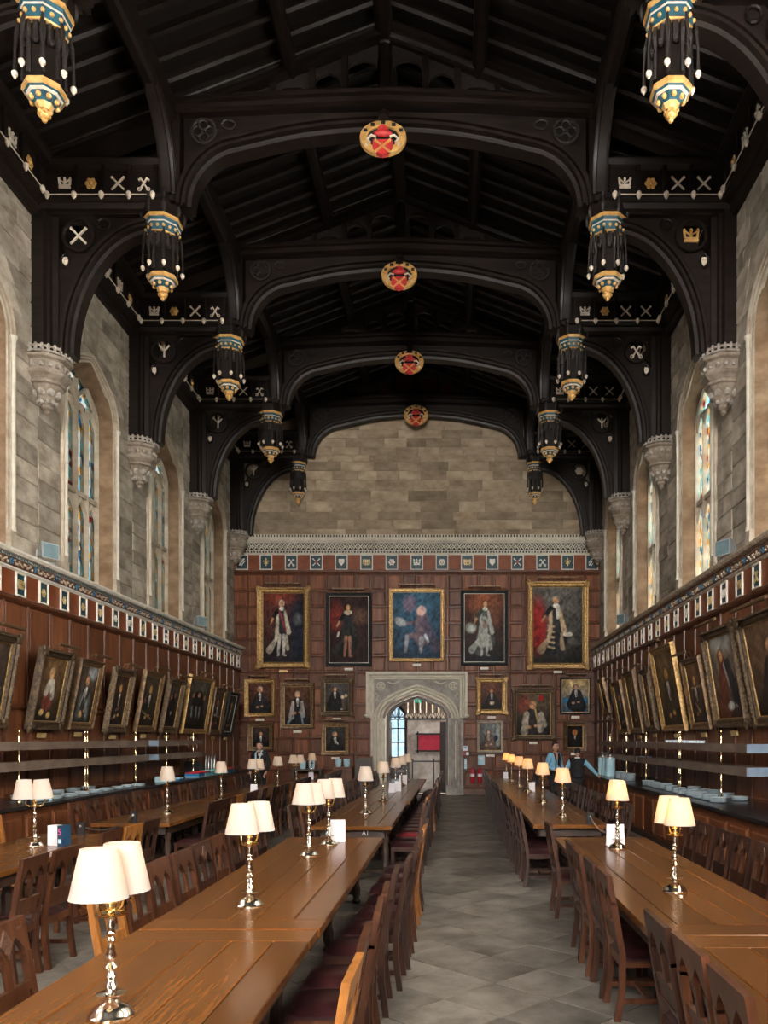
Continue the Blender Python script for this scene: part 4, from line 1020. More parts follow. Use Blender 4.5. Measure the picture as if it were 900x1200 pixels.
# the five large portraits
p = P_((.02,.02,.025),(.14,.045,.03),64,98); p.ell(.9,.5,.3,.6,(.012,.02,.035),.9,.8); p.ell(.4,.95,.4,.1,(.3,.06,.035),.6,.8); p.ell(.85,.62,.1,.08,(.2,.22,.22),.5,.9); stand(p,.46,.9,hair=(.6,.55,.48),sash=(.25,.04,.06)); a_ = end_painting('full-length portrait of a man in dark and cream robes, wide carved gilt frame', (301,688,364,784), 'ornate', p, plate='gold')
p = P_((.03,.012,.012),(.035,.016,.014),64,98); p.ell(.15,.7,.2,.2,(.22,.03,.02),.8,.9); p.ell(.8,.7,.25,.12,(.16,.08,.05),.6,.9); stand(p,.48,.88,robe=(.008,.008,.008),lining=(.03,.03,.03),hose=(.3,.14,.09),hair=(.02,.01,.01),wide=.22); p.ell(.48,.755,.1,.035,(.6,.48,.34)); p.head(.48,.83,.06,(.6,.3,.12),(.02,.01,.01)); p.seg(.25,.45,.22,.4,.025,.02,(.6,.5,.4)); end_painting('full-length portrait of a man in black with a white ruff and bare calves', (382,695,436,781), 'black', p)
p = P_((.025,.06,.11),(.05,.14,.22),64,86); p.ell(.35,.82,.13,.12,(.20,.13,.19),.8,.7); p.seg(.6,.62,.62,.3,.12,.16,(.17,.12,.15)); p.seg(.66,.55,.9,.15,.1,.1,(.09,.07,.11),.8); p.seg(.55,.36,.3,.33,.06,.05,(.17,.12,.14)); p.seg(.3,.33,.27,.1,.04,.03,(.33,.34,.38)); p.seg(.6,.3,.58,.1,.05,.03,(.30,.30,.34)); p.seg(.55,.55,.25,.52,.04,.03,(.16,.12,.15)); p.ell(.16,.55,.12,.06,(.45,.48,.5),1,.4,-.5); p.seg(.68,.35,.74,.25,.03,.02,(.5,.55,.6)); p.ell(.6,.72,.09,.075,(.55,.36,.34)); p.ell(.54,.7,.035,.05,(.62,.36,.30)); end_painting('blue-toned portrait of a seated man with a pale wig holding a paper', (456,690,521,776), 'gilt', p)
p = P_((.012,.016,.017),(.10,.035,.02),64,98); p.ell(.5,.95,.5,.2,(.34,.10,.045),.8,.9); p.ell(.8,.75,.2,.2,(.16,.06,.035),.8,.9); stand(p,.52,.9,robe=(.06,.065,.06),lining=(.44,.46,.41),hose=(.42,.42,.38),hair=(.10,.045,.02),wide=.22); p.seg(.5,.6,.45,.3,.1,.13,(.34,.35,.31),.9); p.ell(.17,.5,.12,.07,(.40,.43,.38),1,.6); p.seg(.25,.55,.27,.9,.008,.008,(.2,.12,.06)); p.ell(.52,.55,.07,.06,(.30,.16,.14),.7); end_painting('full-length portrait of a man in pale silk robes against a red sky, dark frame', (540,692,595,780), 'black', p)
p = P_((.02,.018,.016),(.15,.14,.125),64,98); p.ell(.08,.5,.2,.35,(.38,.02,.02),.9,.6); p.seg(.75,.3,.95,.28,.06,.06,(.10,.09,.08)); stand(p,.46,.88,robe=(.016,.016,.017),lining=(.50,.36,.22),hose=(.03,.03,.03),hair=(.3,.26,.2),wide=.2); [p.seg(.3,.5-q*.07,.42,.48-q*.07,.018,.018,(.46,.34,.22)) for q in range(5)]; p.ell(.7,.38,.1,.03,(.6,.55,.45)); p.seg(.5,.75,.5,.6,.035,.03,(.6,.56,.5)); end_painting('full-length portrait of a man in a black gown with gold stripes, heavy bright gilt frame', (617,681,690,785), 'ornate', p)
# the lower ones
p = P_((.02,.012,.01),(.12,.05,.03)); sit(p,.5,.78,(.016,.016,.018),hair=(.4,.36,.3)); end_painting('small portrait of a white-haired man in a dark suit, slim gilt frame', (287,796,323,840), 'gilt', p)
p = P_((.015,.012,.012),(.13,.055,.03)); sit(p,.5,.8,(.012,.013,.016),size=.85,robe=(.40,.34,.30),hair=(.3,.25,.2)); p.seg(.3,.2,.15,.05,.03,.05,(.24,.32,.36)); p.seg(.6,.4,.7,.05,.02,.03,(.24,.32,.36)); end_painting('portrait of a grey-haired man in fur-trimmed ceremonial robes, hung over bare panelling', (329,800,369,854), 'dull', p)
p = P_((.025,.02,.02),(.10,.09,.085)); sit(p,.42,.78,(.008,.008,.009),size=.85,hair=(.012,.01,.01),hands=False,look=1); p.ell(.74,.5,.07,.06,(.62,.5,.34)); p.ell(.88,.55,.06,.06,(.62,.5,.34)); p.seg(.75,.4,.8,.1,.05,.07,(.10,.07,.05)); p.ell(.7,.08,.06,.03,(.6,.5,.4)); end_painting('portrait of a young dark-haired man beside small lit lamps, carved dark gilt frame', (375,794,415,840), 'old', p)
p = P_((.02,.012,.01),(.06,.035,.03)); sit(p,.5,.66,(.01,.01,.011),size=1.05,hands=False,hair=(.03,.02,.015)); end_painting('small half-length portrait in a broad flat gilt frame behind the standing man in the suit', (291,847,321,880), 'dull', p, light=False)
p = P_((.02,.015,.012),(.05,.045,.042)); sit(p,.48,.7,(.01,.01,.011),size=1.05,hands=False,hair=(.18,.16,.14),look=1); p.seg(.42,.52,.62,.3,.03,.03,(.55,.52,.46)); end_painting('small profile portrait of a grey-haired man in a broad flat gilt frame', (377,847,410,885), 'dull', p, plate=True)
p = P_((.02,.014,.012),(.16,.06,.04)); sit(p,.5,.70,(.015,.014,.015),size=.85,hair=(.05,.025,.015),hands=False); p.ell(.52,.25,.1,.07,(.66,.54,.36)); end_painting('small portrait of a long-haired man in an ornate rope-carved gilt frame', (557,794,595,838), 'ornate', p)
p = P_((.012,.012,.013),(.13,.09,.055),56,70); p.ell(.2,.75,.2,.2,(.24,.05,.035),.8,.9); p.ell(.72,.88,.07,.07,(.50,.015,.015),.95,.5); sit(p,.48,.72,(.02,.018,.018),size=.9,robe=(.42,.36,.29),hair=(.42,.24,.10),shirt=(.03,.03,.03)); p.seg(.55,.62,.62,.35,.025,.02,(.5,.33,.12)); p.seg(.3,.5,.25,.3,.08,.09,(.38,.33,.27)); p.seg(.72,.5,.82,.25,.07,.08,(.36,.31,.25)); end_painting('large portrait of a seated clergyman with full white sleeves, beside the blue modern portrait', (599,806,651,868), 'old', p)
p = P_((.03,.12,.22),(.50,.36,.17)); p.ell(.5,.86,.3,.1,(.70,.52,.25),.9,.5); p.seg(0,.35,1,.35,.12,.12,(.04,.18,.32)); sit(p,.52,.78,(.012,.013,.016),size=.85,skin=(.42,.22,.15),hair=(.03,.02,.02)); end_painting('modern portrait of a seated man in dark suit on blue and yellow ground', (656,794,692,837), 'thin', p)
p = P_((.05,.045,.045),(.20,.22,.22)); p.seg(.85,.9,.85,.2,.08,.08,(.34,.38,.38)); sit(p,.42,.66,(.10,.065,.05),size=.8,skin=(.50,.32,.24),hair=(.10,.05,.04)); p.ell(.75,.45,.1,.1,(.03,.05,.09)); end_painting('pale modern portrait of a seated woman by a window, silver frame', (559,844,590,882), 'silver', p, light=False)
p = P_((.006,.005,.005),(.016,.01,.009)); p.seg(.5,.5,.5,.1,.22,.34,(.01,.009,.009)); p.head(.5,.66,.14,(.48,.17,.05),(.30,.13,.04)); p.seg(.5,.5,.5,.4,.05,.03,(.5,.42,.32)); end_painting('small very dark portrait with only a lit face, behind the two waiters', (660,846,687,880), 'dull', p, light=False)

# leaning portraits on the side walls; each given by its bottom corners and top corners in the photograph
def side_painting(sgn, label, bl, br, tl, tr, style, p, **k):
    base = -PX+0.06 if sgn < 0 else PX-0.06
    rel = base-CX
    ys = []
    for q in (bl, br): ys.append(F*rel/(q[0]-VPX))
    yn, yf = min(ys), max(ys)
    W = yf-yn-(.14 if style == 'old' else .09); tops = []
    for bq, tq in ((bl,tl),(br,tr)):
        Y = F*rel/(bq[0]-VPX); tops.append((CX+(tq[0]-VPX)*Y/F, CZ+(VPY-tq[1])*Y/F))
    zb = np.mean([CZ+(VPY-q[1])*F*rel/(q[0]-VPX)/F for q in (bl,br)])
    xt = np.mean([t[0] for t in tops]); zt = np.mean([t[1] for t in tops])
    H = math.hypot(zt-zb, xt-base); lean = math.atan2(abs(xt-base), zt-zb)
    return painting(label, (base, (yn+yf)/2, zb), (lean, 0, PI/2 if sgn < 0 else -PI/2), W, H, style, p, group='portraits leaning from the side walls', plate='gold', **k)
def gp(bot=(.015,.012,.01), top=(.06,.04,.028)): return P_(tuple(1.5*q for q in bot), tuple(1.7*q for q in top), 36, 52)
# left wall
p = gp((.012,.011,.01),(.045,.03,.022)); sit(p,.35,.75,(.012,.012,.013)); p.seg(.2,.45,.9,.4,.02,.02,(.2,.14,.08)); p.ell(.8,.32,.12,.06,(.22,.25,.30))
side_painting(-1,'dark leaning portrait in a beaded frame, before the white-sleeved bishop', (-64,853),(5,851),(-42,730),(23,745),'old',p)
p = gp((.012,.011,.01),(.10,.055,.025)); p.seg(.5,.5,.45,.3,.16,.2,(.16,.045,.03)); p.seg(.45,.6,.35,.45,.1,.08,(.5,.44,.36)); p.seg(.55,.62,.62,.4,.09,.08,(.45,.40,.33)); p.head(.48,.75,.1,(.6,.33,.15),(.35,.25,.14)); p.ell(.3,.14,.09,.045,(.62,.42,.15)); p.ell(.6,.1,.08,.045,(.62,.42,.15))
side_painting(-1,'leaning portrait of a white-sleeved bishop in red in a scrolled dark frame', (26,855),(70,855),(46.7,758),(85,765),'old',p)
p = gp(); p.ell(.75,.9,.25,.12,(.5,.55,.58),.7,.7); sit(p,.5,.76,(.02,.022,.02),robe=(.09,.10,.09)); p.seg(.45,.6,.3,.3,.015,.015,(.4,.4,.38)); p.seg(.6,.4,.7,.15,.05,.07,(.26,.27,.25)); p.ell(.4,.13,.09,.045,(.62,.42,.15))  # pale glare near the top is put into the canvas colour
side_painting(-1,'leaning portrait with a bright glare painted on the canvas top, slim plain gilt frame', (75,855),(107,854),(91.7,769),(121.7,776.7),'dull',p)
p = gp((.012,.008,.007),(.04,.022,.016)); sit(p,.5,.76,(.016,.011,.010),skin=(.66,.36,.10)); p.seg(.4,.3,.6,.35,.03,.03,(.22,.12,.08)); p.seg(.2,.12,.4,.2,.02,.03,(.30,.30,.28))
side_painting(-1,'leaning portrait in a carved grey frame topped by a scrolled crest', (118,858),(145,858),(131.7,780),(157.7,786.7),'old',p)
p = gp((.012,.010,.008),(.05,.038,.024)); sit(p,.5,.76,(.02,.016,.012),skin=(.62,.34,.10)); p.seg(.15,.3,.8,.15,.015,.015,(.34,.26,.15)); p.ell(.22,.5,.1,.05,(.18,.08,.06))
side_painting(-1,'leaning brown portrait with a pale diagonal staff low in the canvas', (155,857),(180,858),(168,783),(192,790),'dull',p)
p = gp((.012,.010,.009),(.05,.038,.032)); p.seg(.5,.6,.5,.2,.22,.3,(.014,.012,.012)); p.head(.36,.70,.08,(.42,.2,.12),(.02,.015,.01)); p.head(.64,.74,.08,(.44,.2,.12),(.02,.015,.01)); p.ell(.5,.32,.07,.05,(.40,.33,.28))
side_painting(-1,'leaning double portrait in a leafy carved dark frame', (184,858),(205,859),(197,793),(216,797),'old',p)
p = gp((.016,.014,.012),(.06,.055,.045)); p.seg(.5,.6,.5,.2,.28,.36,(.018,.017,.016)); [p.head(x,y,.065,(.5,.24,.14),(.04,.03,.02)) for x,y in ((.25,.68),(.5,.7),(.78,.66))]; [p.seg(x,.45,x+.03,.25,.03,.02,(.28,.29,.28)) for x in (.25,.45,.6)]
side_painting(-1,'leaning group portrait of three sitters in a broad bright gilt frame', (210,859),(240,860),(222,788),(250,797),'gilt',p)
p = gp(); sit(p,.48,.74,(.022,.018,.014),skin=(.48,.2,.12)); p.ell(.3,.15,.12,.05,(.28,.05,.04)); p.seg(.2,.4,.8,.35,.03,.03,(.25,.23,.2))
side_painting(-1,'narrow leaning portrait with a red shield low in the canvas', (242,860),(257,861),(252,805),(264,807),'dull',p)
p = gp((.012,.011,.01),(.035,.028,.022)); sit(p,.5,.74,(.016,.014,.013)); p.seg(.4,.6,.35,.3,.03,.05,(.20,.16,.11))
side_painting(-1,'last leaning portrait beside the panelled end wall, narrow black-brown frame, over the tray stacks', (258,861),(270,862),(269,810),(279,812),'black',p)
# right wall
p = gp((.02,.015,.012),(.12,.07,.04)); sit(p,.5,.76,(.03,.022,.018)); p.ell(.6,.4,.2,.1,(.12,.04,.03),.7)
side_painting(1,'wide leaning portrait in a deep leafy carved frame at the plate counter end', (888,851),(963,849),(866,725),(930,700),'old',p)
p = gp((.03,.012,.009),(.16,.13,.10)); p.ell(.5,.92,.45,.1,(.4,.42,.40),.6,.6); p.seg(.45,.7,.3,.1,.12,.22,(.14,.045,.025)); p.seg(.5,.65,.75,.15,.03,.03,(.55,.52,.48)); p.seg(.62,.65,.8,.25,.1,.14,(.03,.03,.035)); p.ell(.55,.15,.12,.05,(.5,.5,.48)); p.head(.42,.76,.09,(.6,.28,.12),(.10,.05,.03))
side_painting(1,'large leaning portrait of a figure in russet and white in a heavily carved frame', (841,853),(883,851),(825.5,740),(860,729),'old',p)
p = gp((.014,.010,.008),(.10,.05,.025)); sit(p,.45,.74,(.03,.022,.016),skin=(.6,.3,.12)); p.seg(.3,.35,.5,.2,.03,.03,(.35,.28,.2)); p.seg(.2,.6,.8,.62,.015,.015,(.4,.3,.2))
side_painting(1,'short leaning portrait hung lower between two taller frames', (813,855),(838,855),(800,773),(821,767),'dull',p)
p = gp((.014,.012,.010),(.12,.075,.03)); sit(p,.5,.72,(.035,.027,.018),skin=(.6,.36,.12))
side_painting(1,'tall leaning portrait in a double-stepped gilt frame, rising above its neighbours', (779,857),(808,856),(764,762),(787.6,751),'gilt',p)
p = gp((.012,.009,.008),(.05,.03,.022)); sit(p,.5,.72,(.05,.018,.014),skin=(.6,.25,.14))
side_painting(1,'leaning portrait of a sitter in dark red beside the tall stepped gilt frame', (761,857),(774,857),(749,785),(763,781),'old',p)
p = gp((.014,.012,.010),(.11,.075,.04)); sit(p,.5,.74,(.04,.032,.022))
side_painting(1,'leaning portrait in thin gilt frame, second from the tall stepped frame', (742,860),(757,858),(731,789),(743,784),'dull',p)
p = gp((.012,.012,.014),(.07,.06,.06)); sit(p,.5,.74,(.02,.022,.03),skin=(.6,.28,.12))
side_painting(1,'leaning portrait with a bluish ground, above the counter water jugs', (728,860),(740.5,860),(717,800),(728,796),'dull',p)
p = gp(); sit(p,.5,.74,(.02,.016,.014),skin=(.6,.32,.12))
side_painting(1,'small leaning portrait next to the end wall on the plate counter side', (709,835),(717,836),(700.5,796),(708,794),'dull',p, light=False)
# ------------------------------------------------------------------ tables
def text_mesh(s, size, mat, name):
    cu = bpy.data.curves.new(name, 'FONT'); cu.body = s; cu.size = size; cu.extrude = 0.002; cu.align_x = 'CENTER'; cu.align_y = 'CENTER'
    o = bpy.data.objects.new(name, cu); C.objects.link(o)
    dg = bpy.context.evaluated_depsgraph_get(); me = bpy.data.meshes.new_from_object(o.evaluated_get(dg))
    bpy.data.objects.remove(o); me.materials.clear(); me.materials.append(MATS[mat]); return me
def table(label, x0, x1, y0, y1, leg_in=.30, corner=False, near_end=True, far_end=True):
    w, l = x1-x0, y1-y0
    e = tag(empty('refectory_table', ((x0+x1)/2, y0, 0)), label, 'table', 'long oak refectory tables')
    ya = 0.28 if near_end else 0.0; yb = l-(0.28 if far_end else 0.0)
    n = 5; ws = [1,1.15,.8,1.1,.95]; tot = sum(ws); x = -w/2
    for k in range(n):
        pw = w*ws[k]/tot; g = .003; b = .006
        a, c = x+g, x+pw-g
        MB().prism([(a,.70),(c,.70),(c,.75-b),(c-b,.75),(a+b,.75),(a,.75-b)], 'y', ya+.002, yb-.002).build('plank', 'table_oak', e); x += pw
    for on, p, q in ((near_end,0,.278),(far_end,l-.278,l)):
        if on:
            MB().prism([(p,.70),(q,.70),(q,.744),(q-.006,.75),(p+.006,.75),(p,.744)], 'x', -w/2, w/2).build('breadboard_end', 'table_oak', e)
    for s in (-1,1):
        MB().box(s*(w/2-.09)-.015, s*(w/2-.09)+.015, .12, l-.12, .58, .70).build('apron', 'dark_oak', e)
    for q in (.12, l-.15): MB().box(-w/2+.08, w/2-.08, q, q+.03, .58, .70).build('apron', 'dark_oak', e)
    lm = MB().lathe([(.045,0),(.055,.03),(.035,.06),(.05,.10),(.05,.18),(.034,.22),(.042,.32),(.046,.42),(.034,.50),(.05,.53),(.05,.60)], 8, (0,0,0), PI/8).mesh('leg', 'dark_oak', 40)
    for s in (-1,1):
        for q in (.17, l/2, l-.17): link('leg', lm, e, (s*(w/2-(.09 if corner and q == .17 else leg_in)), q, 0))
    for q in (.17, l-.17):
        b = w/2-(.09 if corner and q == .17 else leg_in); MB().box(-b, b, q-.025, q+.025, .10, .15).build('stretcher', 'dark_oak', e)
    MB().box(-.03, .03, .17, l-.17, .10, .15).build('stretcher', 'dark_oak', e)
    return e
table('worn plank table at the near end of the middle row, carrying the first two-shade lamp', -.76, .36, 1.2, 5.05)
tB = table('plank table of the middle row between the worn table and the one marked A1', -.76, .37, 5.07, 9.72)
tA = table('long oak table with A1 lettered on its dark end apron', -.70, .38, 10.9, 15.0, .30, True)
table('long oak table directly behind the one marked A1', -.66, .42, 15.05, 19.2)
table('last long oak table of the middle row, ending in front of the stone doorway', -.62, .45, 19.25, 23.4)
table('glossy table with a square board joint, at the aisle opposite the worn table', 2.42, 3.52, 1.4, 4.9, .42)
table('glossy oak table by the plate counter with the yellow two-shade lamp', 2.42, 3.52, 4.92, 9.75, .42)
table('first of three joined tables along the plate counter beyond the gap', 2.31, 3.36, 11.1, 15.2, .33)
table('second of three joined tables along the plate counter beyond the gap', 2.33, 3.36, 15.25, 19.6, .33)
table('third of three joined tables along the plate counter, by the two waiters', 2.35, 3.36, 19.65, 24.4, .33)
table('oak table before the chain barrier on the tray counter side, with a boxed menu card', -3.92, -2.82, 5.6, 10.1)
table('first oak table beyond the chain barrier on the tray counter side', -3.84, -2.74, 11.3, 15.3, .30, True)
table('second oak table beyond the chain barrier on the tray counter side', -3.72, -2.62, 15.35, 19.5)
table('third oak table beyond the chain barrier, near the man in the suit', -3.58, -2.48, 19.55, 24.0)
tm = link('table_number', text_mesh('A1', .085, 'card_white', 'table_number'), tA, (.18,.115,.645), (PI/2,0,0))
MB().box(-.36,-.24,.108,.122,.62,.68).build('sticker', 'card_blue', tA)

# ------------------------------------------------------------------ chairs (front towards +y)
def yb(z): return -.19-(.17*(z-.45) if z > .45 else .12*max(0,(.25-z))**1.0*1.1)
def chair_parts(kind, wood, seatm='leather'):
    P = []
    def shear(m, y0=0):
        m.v = [(x, y+yb(z), z) for x,y,z in m.v]; return m
    rail = MB()
    def arch(c, r0):
        pts = []
        for t in (0,.35,.7,1): pts.append((c+r0*(1-t**1.6), .815+.095*t))
        return pts
    poly = [(-.225,1.0),(-.225,.80),(-.188,.80)]
    L = arch(-.101,.079); R = arch(.101,.079)
    left = [(2*-.101-x, z) for x,z in L]+L[::-1][1:]
    right = [(2*.101-x, z) for x,z in R]+R[::-1][1:]
    top = [(-.225,1.0),(.225,1.0)]
    # top rail as strips so that the notches stay clean
    low = [(-.225,.80),(-.18,.80)]+left+[(0,.80)]+right+[(.18,.80),(.225,.80)]
    up = [(x,1.0) for x,z in low]
    rail.strip(low, up, 'y', -.018, .018)
    P.append(('top_rail', shear(rail).mesh('top_rail', wood)))
    if kind == 'carved':
        m = MB().prism([(0,.97),(.055,.895),(0,.82),(-.055,.895)], 'y', -.028, .028)
        for s in (-1,1): m.ball((s*.15,0,.95), .05, 6, 4, (1,.46,.7))
        P.append(('carved_diamond', shear(m).mesh('carved_diamond', 'chair_carving')))
    P.append(('slat', shear(MB().box(-.024,.024,-.012,.012,.66,.83)).box(-.024,.024,0,0.001,0,0).mesh('slat', wood)) if False else ('slat', shear(MB().box(-.024,.024,-.012,.012,.66,.83)).mesh('slat', wood)))
    P.append(('lower_rail', shear(MB().box(-.19,.19,-.014,.014,.62,.665).box(-.17,.17,-.008,.008,.54,.62).box(-.19,.19,-.013,.013,.515,.545)).mesh('lower_rail', wood)))
    for s in (-1,1):
        m = MB(); zz = [0,.12,.25,.45,.7,.82]
        for a, b in zip(zz, zz[1:]): m.box(s*.205-.02, s*.205+.02, -.022, .022, a, b)
        P.append(('leg', shear(m).mesh('leg', wood)))
        P.append(('leg', MB().box(s*.2-.021, s*.2+.021, .165, .207, 0, .42).mesh('leg', wood)))
        P.append(('stretcher', MB().box(s*.2-.011, s*.2+.011, -.2, .17, .12, .155).mesh('stretcher', wood)))
    P.append(('stretcher', MB().box(-.19,.19,-.02,.01,.125,.15).mesh('stretcher', wood)))
    P.append(('seat_rail', MB().box(-.205,.205,.17,.20,.37,.43).box(-.205,.205,-.2,-.17,.37,.43).box(-.215,-.185,-.19,.19,.37,.43).box(.185,.215,-.19,.19,.37,.43).mesh('seat_rail', wood)))
    m = MB(); n = 6; vs = []
    for j in range(n+1):
        for i in range(n+1):
            u, v = -1+2*i/n, -1+2*j/n
            vs.append((u*.222, v*.205+.012, .43+.045*(1-abs(u)**4)**.5*(1-abs(v)**4)**.5))
    m.add(vs, [(j*(n+1)+i, j*(n+1)+i+1, (j+1)*(n+1)+i+1, (j+1)*(n+1)+i) for j in range(n) for i in range(n)])
    m.box(-.222,.222,-.193,.217,.415,.432)
    P.append(('cushion', m.mesh('cushion', seatm, 60)))
    return P
PROT = {}
def proto(kind, wood, seat):
    k = (kind, wood, seat)
    if k not in PROT:
        parts = chair_parts(kind, wood, seat)
        # joined version for chairs too far off to show their joints
        bm = bmesh.new()
        for nm, me in parts:
            if nm != 'cushion': bm.from_mesh(me)
        far = bpy.data.meshes.new('frame'); bm.to_mesh(far); bm.free(); far.materials.append(MATS[wood])
        PROT[k] = (parts, far, [me for nm, me in parts if nm == 'cushion'][0])
    return PROT[k]
WN = {'chair_dark': 'dark', 'chair_mid': 'reddish', 'chair_honey': 'honey'}
ORDN = ['first','second','third','fourth','fifth','sixth','seventh','eighth','ninth','tenth','eleventh','twelfth']
def chair(x, y, rz, kind, wood, where, k, seat='leather', detail=True):
    parts, far, cu = proto(kind, wood, seat)
    lab = '%s oak chair, %s, %s, %s from doorway end' % (WN[wood], 'red cushion' if seat != 'leather' else 'carved back' if kind == 'carved' else 'plain back', where.replace(' of the ', ' of '), ORDN[k])
    e = tag(empty('dining_chair', (x,y,0), (0,0,rz)), lab, 'chair', 'oak chairs set along the tables')
    if detail:
        for nm, me in parts: link(nm, me, e)
    else:
        link('frame', far, e); link('cushion', cu, e)
def chairs(ys, x0, x1, side, where, kinds, woods, pull, jit=.03, ang=.05, red=()):
    """ys from the doorway end; table edge runs from x0 at the doorway end to x1; side=+1 stands on the +x side"""
    ys = sorted(ys, reverse=True); n = len(ys)
    for i, y in enumerate(ys):
        edge = x0+(x1-x0)*i/max(1,n-1); pl = pull[i] if isinstance(pull,(list,tuple)) else pull
        chair(edge+side*(pl+random.uniform(-jit,jit)), y+random.uniform(-.02,.02), (PI/2 if side > 0 else -PI/2)+random.uniform(-ang,ang),
              kinds[i % len(kinds)], woods[i % len(woods)], where, i, 'red_leather' if i in red else 'leather', y < 14.5)
def span(a, b, n): return [a+(b-a)*(i+.5)/n for i in range(n)]
PL = ['plain']; D, M_, H_ = 'chair_dark', 'chair_mid', 'chair_honey'
# middle row, aisle side: pulled out so that the seats show
chairs([3.35,3.95], .37, .37, 1, 'aisle side of the worn table', PL, [M_,H_], .13, .02)
chairs([4.62,5.15,5.85,6.45,7.0,7.55,8.1,8.65,9.3], .37, .37, 1, 'aisle side of the plank table', PL, [D,H_,D,M_,D,D,D,M_,M_], [.26,.26,.24,.26,.22,.2,.16,.13,.13], .02)
chairs(span(11.12,15.0,7), .38, .38, 1, 'aisle side of the A1 table', PL, [D,D,M_,H_,D,M_,D,D], .17, red=(4,))
chairs(span(15.05,19.2,8), .42, .42, 1, 'aisle side of the table behind A1', PL, [D,M_,D,D,H_,D,D,M_], .17)
chairs(span(19.25,23.4,8), .45, .45, 1, 'aisle side of the last middle table', PL, [M_,D,D,M_,D,D,D,D], .17)
# middle row, inner side: tucked in
chairs([4.1], -.76, -.76, -1, 'inner side of the worn table', ['carved'], [M_], .06, .0, .02)
chairs([5.28,5.78,6.28,6.8,7.32,7.85,8.4,8.95,9.45], -.76, -.76, -1, 'inner side of the plank table', ['plain','carved','plain','plain','carved','plain','plain','carved','plain'], [D,M_,D,M_,D,M_,M_,M_,H_], .03, .015, .03)
chairs(span(11.12,15.0,7), -.70, -.70, -1, 'inner side of the A1 table', ['plain','carved'], [D,M_,D,D], .06)
chairs(span(15.05,19.2,8), -.66, -.66, -1, 'inner side of the table behind A1', ['carved','plain'], [D,D,M_], .06)
chairs(span(19.25,23.4,8), -.62, -.62, -1, 'inner side of the last middle table', ['plain'], [D,M_,D,D], .06)
# plate counter row
chairs([3.2,3.76,4.27], 2.42, 2.42, -1, 'aisle side of the board-jointed table', PL, [D,M_,M_], -.14, .015, .02)
chairs([5.75,6.28,6.8,7.35,8.95], 2.42, 2.42, -1, 'aisle side of the glossy table', PL, [D,D,M_,D,M_], -.13, .02, .03)
chairs([10.75]+span(11.1,15.2,8), 2.31, 2.31, -1, 'aisle side of the first joined table', PL, [D], -.05, .015, .02)
chairs(span(15.25,19.6,8), 2.33, 2.33, -1, 'aisle side of the second joined table', PL, [D], -.05, .015, .02)
chairs(span(19.65,24.4,9), 2.35, 2.35, -1, 'aisle side of the third joined table', PL, [D], -.05, .015, .02)
chairs(span(5.3,9.7,8), 3.52, 3.52, 1, 'counter side of the glossy table', ['carved'], [D], .20, .02, .03)
chairs(span(11.2,15.2,7), 3.36, 3.36, 1, 'counter side of the first joined table', ['carved','plain'], [D], .08, .02)
chairs(span(15.25,19.6,8), 3.36, 3.36, 1, 'counter side of the second joined table', ['carved','plain'], [D], .08, .02)
chairs(span(22.6,24.4,3), 3.36, 3.36, 1, 'counter side of the third joined table', ['carved','plain'], [D], .02, .02)
# tray counter row
chairs([6.5,7.0,8.28,8.8,9.35], -2.82, -2.82, 1, 'aisle side of the menu-box table', PL, [D,H_,M_,M_,M_], [.28,.28,.28,.40,.40], .02, .05)
chairs(span(11.62,15.3,7), -2.74, -2.74, 1, 'aisle side of the first barrier table', ['plain','carved','plain'], [D,M_,D,H_,M_,D,D], .16, .03, .06)
chairs(span(15.35,19.5,8), -2.62, -2.62, 1, 'aisle side of the second barrier table', ['plain','carved'], [D,M_,D,D,H_], .14)
chairs(span(19.55,24.0,8), -2.48, -2.48, 1, 'aisle side of the third barrier table', ['plain'], [D,D,M_], .14)
chairs([9.75], -3.92, -3.92, -1, 'counter side of the menu-box table', PL, [H_], .15)
chairs(span(11.6,15.3,6), -3.84, -3.84, -1, 'counter side of the first barrier table', ['carved'], [D,M_], .22)
chairs(span(15.35,19.5,7), -3.72, -3.72, -1, 'counter side of the second barrier table', ['carved'], [D,D,M_], .2)
chairs(span(19.55,22.2,5), -3.58, -3.58, -1, 'counter side of the third barrier table', ['carved'], [D], .2)

# ------------------------------------------------------------------ table lamps
def lamp_parts():
    R = []
    R.append(('base', MB().lathe([(.095,0),(.097,.012),(.085,.022),(.078,.038),(.05,.055),(.03,.068),(.022,.09),(.06,.098),(.062,.104),(.024,.108),(.02,.12)], 20).mesh('base', 'silver', 45)))
    R.append(('stem', MB().lathe([(.018,.115),(.026,.135),(.014,.155),(.024,.175),(.013,.195),(.028,.215),(.012,.235),(.024,.262),(.017,.285),(.011,.315),(.02,.33),(.012,.345),(.02,.36),(.012,.375),(.018,.39),(.012,.41),(.02,.43)], 12).mesh('stem', 'silver', 50)))
    R.append(('drip_pan', MB().lathe([(.01,.425),(.058,.436),(.066,.446),(.058,.442),(.018,.45),(.022,.47),(.026,.49),(.012,.51)], 16).mesh('drip_pan', 'brass', 45)))
    for s in (-1,1):
        arm = MB().tube([(0,0,.45),(s*.045,0,.44),(s*.085,0,.455),(s*.10,0,.49),(s*.10,0,.535)], .008, 6).lathe([(.02,.53),(.022,.56),(.012,.60)], 8, (s*.10,0,0)).mesh('arm', 'brass', 45)
        R.append(('arm', arm))
    sh = MB().lathe([(.118,.525),(.075,.735)], 24, (0,0,0), caps=False)
    R.append(('shade', sh.mesh('shade', 'shade', 60)))
    return R
LP = lamp_parts()
